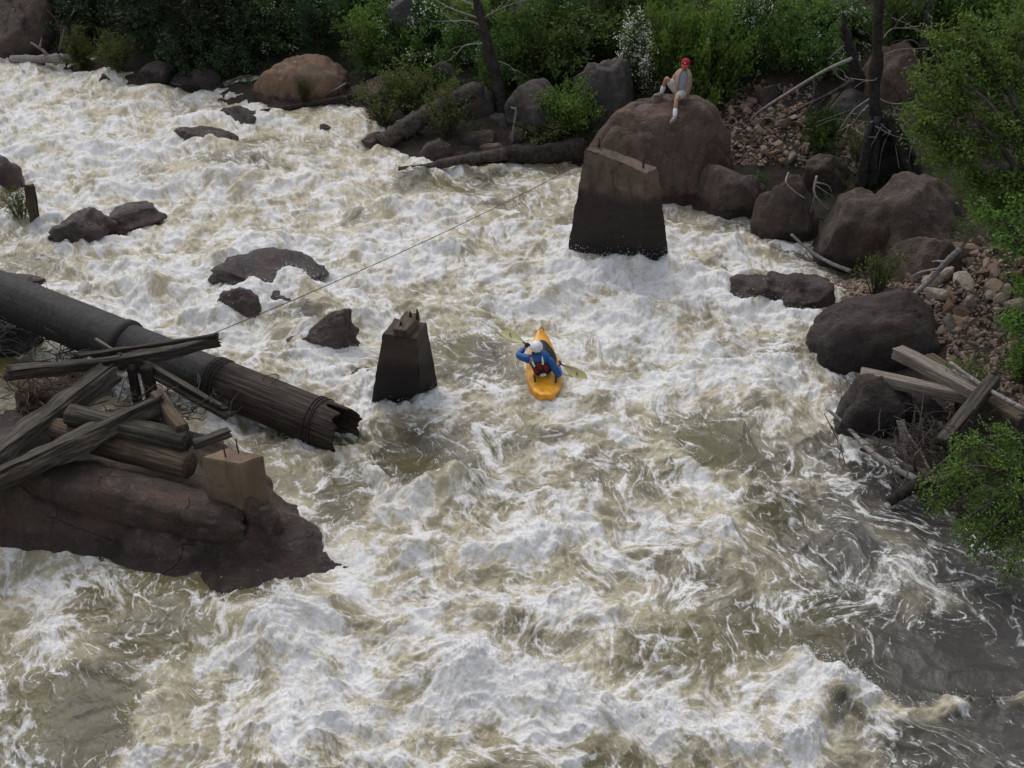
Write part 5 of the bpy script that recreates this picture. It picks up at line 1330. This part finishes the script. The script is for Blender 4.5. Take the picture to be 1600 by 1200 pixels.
p = HD + Fm * .084 - cu_ * .045; V, F = ico(2); build('mouth', np.outer(V[:, 0] * .026, cr_) + np.outer(V[:, 1] * .008, Fm) + np.outer(V[:, 2] * .006, cu_) + p, F, M['vest_red'], man)

# ------------------------------------------------------------------ shrubs, trees and undergrowth
def leaf_quads(C, D, L, Wd, R2):
    """leaf blades at C pointing along D"""
    n = len(C); D = D / np.linalg.norm(D, axis=1)[:, None]
    S = np.cross(D, R2.normal(size=(n, 3))); S /= np.linalg.norm(S, axis=1)[:, None] + 1e-9
    L = np.broadcast_to(L, (n,))[:, None]; Wd = np.broadcast_to(Wd, (n,))[:, None]
    V = np.stack([C, C + D * L * .45 + S * Wd, C + D * L, C + D * L * .45 - S * Wd], 1).reshape(-1, 3)
    return V, np.arange(4 * n).reshape(n, 4)

def shrub_parts(seed, Wr, Hh, nstem, nleaf, leaf, form):
    R2 = np.random.RandomState(seed); stems, tips, dirs = [], [], []
    for i in range(nstem):
        a_ = R2.rand() * 2 * np.pi; r0 = Wr * .12 * R2.rand()
        if form == 'fountain': out = Wr * R2.uniform(.25, 1.0); top = Hh * R2.uniform(.55, 1.0) * (1 - .25 * out / Wr)
        elif form == 'spire': top = Hh * R2.uniform(.3, 1.0); out = Wr * (1.05 - top / Hh) * R2.uniform(.4, 1)
        else: out = Wr * math.sqrt(R2.rand()); top = Hh * R2.uniform(.35, 1.0) * math.sqrt(max(.12, 1 - (out / Wr) ** 2 * .8))
        p0 = np.array([r0 * math.cos(a_), r0 * math.sin(a_), -.1]); p2 = np.array([out * math.cos(a_), out * math.sin(a_), top])
        p1 = lerp(p0, p2, .5) + np.array([-.12 * out * math.cos(a_), -.12 * out * math.sin(a_), .16 * top]) + R2.normal(size=3) * .07 * Hh
        P = bez([p0, p1, p2], 10); stems.append(tube(P, np.linspace(.018, .005, len(P)) * max(1, Hh / 2), 4, False))
        for k_ in range(9):
            f = R2.uniform(.28, 1.0); b_ = P[int(f * (len(P) - 1))]; d = nrm(P[-1] - P[0] + R2.normal(size=3) * Hh * .55)
            l = Hh * R2.uniform(.08, .24); tips.append((b_, b_ + d * l, d))
            if R2.rand() < .35: stems.append(tube([b_, b_ + d * l], [.006, .003], 3, False))
    n = len(tips); ti = R2.randint(n, size=nleaf); f = R2.rand(nleaf)[:, None]
    A = np.array([t_[0] for t_ in tips])[ti]; B_ = np.array([t_[1] for t_ in tips])[ti]; Dr = np.array([t_[2] for t_ in tips])[ti]
    Cn = A * (1 - f) + B_ * f + R2.normal(size=(nleaf, 3)) * .045 * max(1, Wr)
    Dl = Dr * .7 + R2.normal(size=(nleaf, 3)) * .8 + [0, 0, .1]
    V, F = leaf_quads(Cn, Dl, leaf * R2.uniform(.7, 1.3, nleaf), leaf * .27 * R2.uniform(.8, 1.2, nleaf), R2)
    clump = np.random.RandomState(seed + 1).rand(n)[ti]
    tint = np.clip(.55 * clump + .45 * R2.rand(nleaf), 0, 1)
    return join(*stems), (V, F, tint), tips

def leafy_thing(name, label, cat, parts, mats, loc=(0, 0, 0), group=None, flowers=0, seed=0, stem_mat='stem', pn=('stems', 'foliage')):
    (sv, sf), (lv, lf, tn), tips = parts; loc = np.array(loc, float)
    t_ = thing(name, label, cat, loc, group)
    build(pn[0], np.array(sv) + loc, sf, M[stem_mat], t_); build(pn[1], lv + loc, lf, M[mats], t_, smooth=False, tint=tn)
    if flowers:
        R2 = np.random.RandomState(seed + 7); ti = R2.randint(len(tips), size=flowers // 14); E = np.array([t2[1] for t2 in tips])[ti]; E = np.repeat(E, 14, 0)
        Cn = E + R2.normal(size=E.shape) * [.05, .05, .075]; V, F = leaf_quads(Cn, R2.normal(size=Cn.shape), .045, .018, R2)
        build('blossom', V + loc, F, M['blossom'], t_, smooth=False, tint=R2.rand(len(F)))
    return t_

PROTO = {}
def proto(key):
    form, mat, seed = key
    if key not in PROTO:
        p = {'round': (1.0, 1.5, 34, 5200, .085), 'fountain': (1.0, 1.6, 40, 4200, .075), 'spire': (.55, 1.9, 34, 2600, .07), 'sparse': (.8, 1.2, 26, 1100, .07), 'fir': None}[form]
        PROTO[key] = (shrub_parts(seed, *p, 'fountain' if form == 'sparse' else form), [])
    return PROTO[key]

def put_shrub(px, py, wpx, hpx, form, mat, label, name='shrub', cat='shrub', flowers=0, seed=0, group=None, dz=0., at=None, rot=None):
    loc = ground(px, py) if at is None else np.array(at, float); s_ = scale_at(loc); w_ = wpx / s_; h_ = hpx / s_ / .9
    key = (form, mat, seed % 3); parts, made = proto(key); bw, bh = {'round': (2.0, 1.5), 'fountain': (2.0, 1.5), 'spire': (1.1, 1.9), 'sparse': (1.5, 1.1)}[form]
    fk = bool(flowers); src = next((o for o, f in made if f == fk), None)
    if src is None:
        o = leafy_thing(name, label, cat, parts, mat, (0, 0, 0), group, flowers, seed); made.append((o, fk))
    else:
        o = copy_tree(src)
    o.name = name; put(o, label, cat, group); o.location = tuple(loc + [0, 0, dz]); o.scale = (w_ / bw, w_ / bw, h_ / bh); o.rotation_euler = (0, 0, seed * 1.3 if rot is None else rot)
    return o

SHR = [  # foot px, py, width px, height px, form, leaf, label, flowers
 (128, 106, 56, 52, 'round', 'leaf_olive', 'small yellow-green shrub at the water by the pale fallen log', 0),
 (186, 118, 70, 60, 'fountain', 'leaf_olive', 'olive brushy shrub between the small yellow-green shrub and the black rocks', 0),
 (150, 60, 130, 90, 'round', 'leaf_dark', 'dark shrub behind the pale fallen log at the upper left', 0),
 (60, 40, 120, 90, 'round', 'leaf_dark', 'dark shrub filling the upper left behind the huge dark boulder', 0),
 (300, 118, 110, 90, 'round', 'leaf_dark', 'dark shrub behind the two black rocks at the far water', 0),
 (352, 128, 90, 60, 'round', 'leaf_dark', 'dark low shrub between the black rocks and the tan boulder', 0),
 (400, 92, 110, 100, 'round', 'leaf_dark', 'dark shrub rising behind the left side of the tan boulder', 0),
 (440, 74, 120, 80, 'round', 'leaf_mid', 'green shrub with a few white blossoms behind the tan boulder', 420),
 (505, 72, 110, 90, 'round', 'leaf_dark', 'dark green shrub behind the right side of the tan boulder', 0),
 (582, 104, 100, 84, 'fountain', 'leaf_bright', 'bright light-green shrub right of the tan boulder', 0),
 (560, 40, 150, 90, 'round', 'leaf_mid', 'green shrub at the top above the bright light-green shrub', 0),
 (655, 96, 130, 92, 'round', 'leaf_mid', 'green shrub with clustered white blossoms left of the leaning dead tree', 900),
 (690, 60, 140, 80, 'round', 'leaf_bright', 'light-green shrub at the top left of the leaning dead tree', 0),
 (610, 110, 120, 50, 'round', 'leaf_mid', 'low green shrub above the reddish rock mound', 0),
 (722, 108, 80, 70, 'round', 'leaf_mid', 'dark green shrub on the dirt left of the leaning trunk', 160),
 (790, 128, 100, 80, 'round', 'leaf_mid', 'green shrub with sparse white blossoms right of the leaning trunk', 220),
 (850, 134, 150, 120, 'round', 'leaf_mid', 'wide deep-green shrub behind the broad grey boulders', 0),
 (780, 70, 150, 90, 'round', 'leaf_bright', 'light-green shrub right of the leaning dead tree near the top', 0),
 (868, 66, 120, 90, 'round', 'leaf_mid', 'green shrub with white blossoms at the top centre', 400),
 (930, 92, 150, 100, 'round', 'leaf_mid', 'deep green shrub behind the tall grey boulder', 0),
 (1010, 80, 130, 90, 'round', 'leaf_bright', 'light-green shrub behind the white-flowered bush', 0),
 (990, 30, 160, 70, 'round', 'leaf_mid', 'green shrub at the top behind the reddish boulder', 0),
 (990, 152, 70, 108, 'spire', 'leaf_mid', 'tall narrow bush covered in white blossom left of the seated man', 2100),
 (1045, 150, 100, 128, 'fountain', 'leaf_bright', 'bright green bush directly behind the seated man', 0),
 (1112, 160, 130, 140, 'round', 'leaf_bright', 'wide bright green bush right of the seated man', 0),
 (1085, 100, 170, 110, 'round', 'leaf_bright', 'tall light-green bush rising behind the seated man', 0),
 (1165, 96, 110, 90, 'round', 'leaf_mid', 'green bush with few pale blossoms above the rubble slope', 120),
 (1225, 112, 110, 90, 'round', 'leaf_mid', 'green bush at the top of the rubble slope', 0),
 (1278, 118, 100, 80, 'round', 'leaf_mid', 'dark green bush with scattered white blossoms left of the broken dead trunk', 200),
 (1180, 30, 120, 60, 'round', 'leaf_bright', 'light-green bush at the top right of centre', 0),
 (1262, 56, 120, 60, 'round', 'leaf_bright', 'light-green bush at the top left of the broken dead trunk', 0),
 (1320, 66, 120, 62, 'round', 'leaf_mid', 'white-blossomed bush behind the broken dead trunk', 1500),
 (1400, 84, 120, 110, 'round', 'leaf_mid', 'green bush between the two dead trunks at the top', 0),
 (1480, 60, 150, 110, 'round', 'leaf_mid', 'green bush at the top right behind the pale dead trunk', 0),
 (1560, 70, 150, 110, 'round', 'leaf_bright', 'light-green bush in the top right corner', 0),
 (1284, 235, 70, 66, 'round', 'leaf_mid', 'low green shrub in the middle of the rubble slope', 0),
 (1340, 255, 50, 40, 'sparse', 'leaf_olive', 'sparse olive weed beside the dead stump', 0),
 (1300, 290, 40, 30, 'sparse', 'leaf_mid', 'small weed above the twin boulders', 0),
 (1368, 462, 76, 70, 'sparse', 'leaf_olive', 'yellow-green weeds at the water beside the low dark boulder', 0),
 (640, 180, 104, 70, 'fountain', 'leaf_olive', 'willow bush with fine green sprays over the reddish mound', 0),
 (690, 172, 70, 60, 'sparse', 'leaf_bright', 'small willow sprays beside the small orange boulders', 0),
 (600, 195, 90, 60, 'sparse', 'leaf_olive', 'thin willow sprays at the water left of the fallen trunk', 0),
 (700, 214, 100, 70, 'sparse', 'leaf_olive', 'half bare twiggy willow beside the fallen trunk', 0),
 (890, 216, 100, 80, 'fountain', 'leaf_bright', 'light-green willow at the shore left of the huge boulder', 0),
 (860, 228, 110, 44, 'sparse', 'leaf_olive', 'low grassy sprays on the shore above the driftwood log', 0),
 (770, 160, 60, 66, 'sparse', 'leaf_bright', 'leafy sprays at the foot of the leaning dead tree', 0),
 (820, 190, 60, 40, 'sparse', 'leaf_mid', 'small sprays before the broad grey boulder', 0),
 (476, 162, 30, 34, 'fountain', 'leaf_olive', 'tiny green shrub growing on the flat reddish rock', 0),
 (1500, 640, 90, 70, 'sparse', 'leaf_bright', 'sparse leafy sprays among the pale timbers', 0),
 (1600, 604, 90, 70, 'fountain', 'leaf_bright', 'leafy bush overhanging the right end of the pale timbers', 0),
 (34, 346, 60, 46, 'sparse', 'leaf_olive', 'straggly grassy shrub beside the old stake in the water', 0),
]
for i, (px, py, w_, h_, form, mat, lab, fl) in enumerate(SHR):
    put_shrub(px, py, w_ * 1.12, h_ * 1.1, form, mat, lab, 'shrub', 'shrub', fl, i)

# dark firs at the top left
def fir_parts(seed, Hh, Wr, n):
    R2 = np.random.RandomState(seed); tr = tube([[0, 0, -.2], [0, 0, Hh * .5], [0, 0, Hh]], [.13, .09, .015], 8); C_, D_ = [], []; br = [tr]
    for i in range(n):
        z = Hh * (.05 + .93 * (i / n) ** 1.05); l = Wr * (1.02 - z / Hh) * R2.uniform(.6, 1.1) + .1; a_ = i * 2.4 + R2.rand()
        d = np.array([math.cos(a_), math.sin(a_), -.12]); P = bez([[0, 0, z], np.array([0, 0, z]) + d * l * .55 + [0, 0, .04], np.array([0, 0, z]) + d * l + [0, 0, -.10 * l]], 8)
        br.append(tube(P, np.linspace(.02, .004, len(P)), 3, False)); m_ = int(95 * l + 20)
        f = R2.rand(m_) ** .8; C_.append(np.array(P[0]) * (1 - f[:, None]) + np.array(P[-1]) * f[:, None] + R2.normal(size=(m_, 3)) * [.07, .07, .045] * (1.2 - f[:, None])); D_.append(d * .8 + R2.normal(size=(m_, 3)) * .5 + [0, 0, -.15])
    C_, D_ = np.concatenate(C_), np.concatenate(D_); V, F = leaf_quads(C_, D_, .15, .022, R2)
    return join(*br), (V, F, R2.rand(len(F))), []
fp = fir_parts(3, 5.2, 1.5, 110); first = None
for i, (px, py, sc, lab) in enumerate([(262, 84, 1.0, 'dark fir behind the left black rock at the far water'), (318, 92, 1.15, 'tallest dark fir standing behind the wider black rock'), (376, 84, .95, 'dark fir left of the tan boulder'), (222, 58, 1.0, 'dark fir farthest left, behind the olive shrub'), (440, 44, 1.0, 'dark fir behind the blossoming shrub above the tan boulder')]):
    loc = ground(px, py)
    if first is None: o = first = leafy_thing('fir_tree', lab, 'tree', fp, 'leaf_dark', (0, 0, 0), 'dark firs of the far bank', stem_mat='bark_dark', pn=('trunk', 'crown'))
    else: o = copy_tree(first)
    put(o, lab, 'tree', 'dark firs of the far bank'); o.location = tuple(loc); o.scale = (sc,) * 3; o.rotation_euler = (0, 0, i * 1.7)

# bare and dead trees
def dead_tree(label, base, pts, r0, r1, mat, brs, seed, name='dead_tree', bmat='bark_pale'):
    P = bez(pts, 22); R2 = np.random.RandomState(seed); V, F = tube(P, np.linspace(r0, r1, len(P)) * (1 + .10 * R2.normal(size=len(P))), 12)
    V = V + (fbm3(V, 4, 3, seed) * .25 * r0)[:, None]
    t_ = thing(name, label, 'tree', P[0]); build('trunk', V, F, M[mat], t_)
    for f, dx, dz, dy, r in brs:
        b_ = P[int(f * (len(P) - 1))]; e = b_ + np.array([dx, dy, dz]); Q = bez([b_, lerp(b_, e, .5) + R2.normal(size=3) * .12, e], 10)
        Ps = [tube(Q, np.linspace(r, r * .35, len(Q)), 5, False)]
        for k_ in range(4):
            c_ = Q[R2.randint(3, len(Q))]; e2 = c_ + (e - b_) * R2.uniform(.15, .35) + R2.normal(size=3) * .22 * np.linalg.norm(e - b_); Ps.append(tube(bez([c_, lerp(c_, e2, .5) + R2.normal(size=3) * .05, e2], 6), r * .35, 3, False))
        V, F = join(*Ps); build('branch', V, F, M[bmat], t_)
    return t_
gb = ground(790, 180); Y0 = gb[1]
dead_tree('leaning dead tree with bare pale branches on the far bank', None, [gb + [0, 0, -.2], at_y(778, 130, Y0 + .2), at_y(764, 80, Y0 + .4), at_y(752, 30, Y0 + .5), at_y(742, -10, Y0 + .6), at_y(725, -80, Y0 + .8)], .20, .07, 'bark_dark',
          [(.55, -1.2, .15, 0, .03), (.62, -1.6, .7, .2, .03), (.60, 1.3, .5, .2, .025), (.45, -.9, -.3, -.2, .03), (.72, -1.3, .2, .3, .03), (.75, .9, .5, -.1, .02), (.38, .8, -.5, -.2, .02)], 1)
gb = ground(1388, 268); Y0 = gb[1]
dead_tree('tall dark dead trunk rising from a hollow stump among the boulders', None, [gb + [0, 0, -.3], at_y(1372, 200, Y0), at_y(1366, 150, Y0 + .05), at_y(1370, 90, Y0 + .1), at_y(1373, 20, Y0 + .1), at_y(1376, -90, Y0 + .1)], .20, .10, 'bark_dark',
          [(.42, .9, -.1, -.2, .025), (.40, -.8, -.7, -.3, .025), (.6, .9, .25, -.1, .02), (.55, -.7, -.25, 0, .02), (.35, .7, -.8, -.3, .02), (.68, .8, .4, .2, .02)], 2)
# the hollow stump: arching roots round a dark hole
st0 = ground(1395, 285); stp = thing('hollow_stump', 'hollow root stump with a black opening at the foot of the dead trunk', 'stump', st0)
R2 = np.random.RandomState(8); Ps = []
Yst = st0[1]
for i, (x0, x1, xt, yt) in enumerate([(1345, 0, 1362, 190), (1362, 0, 1372, 182), (1424, 0, 1390, 178), (1440, 0, 1398, 186), (1410, 0, 1386, 176), (1352, 0, 1366, 200), (1432, 0, 1402, 200)]):
    dy = (-.25, -.15, -.2, -.1, .35, .25, .3)[i]
    Ps.append(tube(bez([at_y(x0, 290, Yst + dy), at_y(lerp(x0, xt, .35), 245, Yst + dy * .9), at_y(xt, yt, Yst + dy * .3)], 14), np.linspace(.15, .08, 15), 8))
V, F = join(*Ps); V = V + (fbm3(V, 3.5, 3, 8) * .05)[:, None]; build('roots', V, F, M['bark_dark'], stp)
V, F = rock_mesh((.55, .30, .95), 77, 4, 3, .1, .8); V = V + at_y(1390, 236, Yst + .45); build('heartwood', V, F, M['bark_dark'], stp)
Ps = []
for i in range(16):
    a_ = at_y(R2.uniform(1362, 1440), R2.uniform(170, 215), Yst - .2); e = a_ + R2.normal(size=3) * [.6, .15, .5] - [0, 0, .35]; Ps.append(tube(bez([a_, lerp(a_, e, .5) + R2.normal(size=3) * .1, e], 8), np.linspace(.02, .008, 9), 4, False))
V, F = join(*Ps); build('rootlets', V, F, M['bark_pale'], stp)
gb = ground(1345, 160); Y0 = gb[1]
dead_tree('broken pointed dead trunk left of the tall dark one', None, [gb + [0, 0, -.2], at_y(1338, 110, Y0), at_y(1326, 70, Y0), at_y(1320, 40, Y0), at_y(1316, 20, Y0)], .21, .03, 'bark_dark', [(.3, .7, -.5, -.2, .02), (.45, -.6, -.2, -.2, .02)], 3)
gb = ground(1440, 118); Y0 = gb[1]
dead_tree('pale brown dead trunk at the top right behind the reddish boulder', None, [gb + [0, 0, -.2], at_y(1444, 70, Y0), at_y(1450, 20, Y0), at_y(1458, -60, Y0)], .15, .11, 'bark', [(.3, -.9, .1, 0, .02), (.45, -1.0, .5, 0, .02)], 4)
gb = ground(1172, 44); Y0 = gb[1]
dead_tree('pale dead trunk leaning right at the top edge', None, [gb + [0, 0, -.1], at_y(1184, 22, Y0), at_y(1198, 0, Y0), at_y(1225, -50, Y0)], .13, .10, 'bark_pale', [], 5)
gb = ground(92, 78); Y0 = gb[1]
dead_tree('bare pale forked sapling at the upper left by the fallen log', None, [gb + [0, 0, -.1], at_y(98, 56, Y0), at_y(106, 34, Y0), at_y(116, 16, Y0)], .06, .02, 'bark_pale', [(.35, .75, .35, 0, .03), (.1, -.5, 1.6, .1, .02), (.6, -.35, .1, 0, .02), (.65, .5, -.1, 0, .015)], 6, 'bare_sapling')
gb = ground(160, 70); Y0 = gb[1]
dead_tree('thin grey bare sapling behind the small yellow-green shrub', None, [gb + [0, 0, -.1], at_y(160, 50, Y0), at_y(154, 10, Y0), at_y(150, -20, Y0)], .05, .02, 'bark', [(.3, .9, .3, 0, .02), (.2, -.5, .5, 0, .015)], 7, 'bare_sapling')
gb = ground(1320, 30); Y0 = gb[1]

# leafy trees leaning in from the right bank
def leafy_tree(label, base, clumps, leaf, nper, mat, seed, r0=.10, droop=0.):
    R2 = np.random.RandomState(seed); base = np.array(base, float); t_ = thing('leafy_tree', label, 'tree', base)
    ctr = np.mean([c for c, r in clumps], 0); fork = lerp(base, ctr, .45) + [0, 0, .2]; Ps = [tube(bez([base + [0, 0, -.3], lerp(base, fork, .5) + [.08, .1, 0], fork], 10), np.linspace(r0, r0 * .65, 11), 8)]
    Cs, Ds, Tn = [], [], []
    for c, r in clumps:
        Q = bez([fork, lerp(fork, c, .55) + [0, 0, .18 * np.linalg.norm(c - fork)], c], 12); Ps.append(tube(Q, np.linspace(r0 * .4, .012, len(Q)), 5, False))
        for k_ in range(int(26 * r / .8)):
            st = Q[R2.randint(5, len(Q))]; d = R2.normal(size=3); d /= np.linalg.norm(d); e = np.array(c) + d * r * R2.uniform(.35, 1.05) * [1, 1, .8]; e[2] -= droop * R2.rand()
            Ps.append(tube(bez([st, lerp(st, e, .6) + R2.normal(size=3) * .06, e], 6), np.linspace(.012, .003, 7), 3, False))
            m_ = int(nper * R2.uniform(.5, 1.5)); f = R2.uniform(.35, 1.05, m_)[:, None]
            Cs.append(st * (1 - f) + e * f + R2.normal(size=(m_, 3)) * .075); Ds.append(nrm(e - st) * .6 + R2.normal(size=(m_, 3)) * .75 + [0, 0, -.1]); Tn.append(np.clip(.5 * R2.rand() + .5 * R2.rand(m_), 0, 1))
    Cs, Ds = np.concatenate(Cs), np.concatenate(Ds); V, F = leaf_quads(Cs, Ds, leaf * R2.uniform(.7, 1.3, len(Cs)), leaf * .26, R2)
    V2, F2 = join(*Ps); build('trunk', V2, F2, M['bark'], t_); build('crown', V, F, M[mat], t_, smooth=False, tint=np.concatenate(Tn)); return t_
def cl(*L): return [(at_y(px, py, Y), r) for px, py, Y, r in L]
leafy_tree('large light-green leafy tree leaning in from the right bank', ground(1690, 470), cl((1450, 170, 24.0, .7), (1470, 120, 24.2, .8), (1530, 100, 24.5, .9), (1500, 220, 23.6, .85), (1570, 190, 23.6, .95), (1460, 235, 23.5, .6), (1590, 280, 23.2, .9), (1560, 330, 23.0, .7), (1620, 120, 24.2, 1.0), (1500, 60, 25, .9), (1585, 50, 25, 1.0), (1650, 220, 23.5, 1.1), (1520, 285, 23.2, .45), (1650, 330, 23, 1.0)), .095, 62, 'leaf_bright', 1, .14)
leafy_tree('slim leafy tree hanging over the lower rubble pile at the right edge', ground(1700, 560), cl((1580, 370, 21.6, .55), (1612, 440, 21.2, .5), (1582, 500, 20.6, .35), (1630, 510, 20.5, .6), (1530, 330, 22.2, .35), (1665, 420, 21.4, .9), (1600, 560, 19.8, .4), (1600, 330, 22, .8)), .09, 40, 'leaf_bright', 2, .09)
near_ = cl((1470, 735, 17.2, .42), (1500, 690, 17.8, .38), (1455, 775, 17.1, .28), (1560, 670, 18.0, .42), (1610, 700, 17.8, .6), (1530, 730, 17.4, .5), (1580, 720, 17.4, .5), (1540, 790, 16.8, .5), (1590, 780, 16.8, .55), (1500, 815, 16.6, .32), (1560, 850, 16.3, .35), (1610, 850, 16.2, .5), (1640, 760, 17, .7), (1580, 890, 15.9, .2), (1520, 860, 16.2, .18))
near_ = [(np.array([0, 0, CAMZ]) + (c - [0, 0, CAMZ]) * .92, r * .95) for c, r in near_]
leafy_tree('light-green leafy branches overhanging the near water at the right edge', ground(1680, 830), near_, .066, 42, 'leaf_bright', 3, .06, .25)

# small growth on the bank that nobody could count
R2 = np.random.RandomState(31); n = 75000
gxs, gys = R2.uniform(-27, 24, n), R2.uniform(10, 50, n)
d_ = shore_dist(gxs, gys); mask = (d_ > .5) & (fbm2(gxs, gys, .45, 3, 61) + .35 * fbm2(gxs, gys, 2.2, 2, 62) > -.02)
pxs, pys = to_px(gxs, gys, land_z(gxs, gys))
mask &= ~((pxs > 1120) & (pxs < 1300) & (pys > 120) & (pys < 265)) & ~((pxs > 1400) & (pxs < 1610) & (pys > 375) & (pys < 560)) & ~((pxs > 1290) & (pxs < 1640) & (pys > 420) & (pys < 900) & (R2.rand(n) < .8)) & (pxs > -400) & (pxs < 2500)
gxs, gys = gxs[mask], gys[mask]; gz = land_z(gxs, gys); m_ = 5
Cn = np.repeat(np.stack([gxs, gys, gz], 1), m_, 0); Cn = Cn + R2.normal(size=Cn.shape) * [.07, .07, .05] + [0, 0, .08]
V, F = leaf_quads(Cn, R2.normal(size=Cn.shape) * .6 + [0, 0, .7], R2.uniform(.06, .17, len(Cn)), .018, R2)
put(build('undergrowth', V, F, M['leaf_mid'], None, (0, 0, 0), False, np.repeat(R2.rand(len(gxs)), m_) * .5 + .5 * R2.rand(len(Cn))), 'low green undergrowth covering the far bank between rocks and shrubs', 'undergrowth', None, 'stuff')
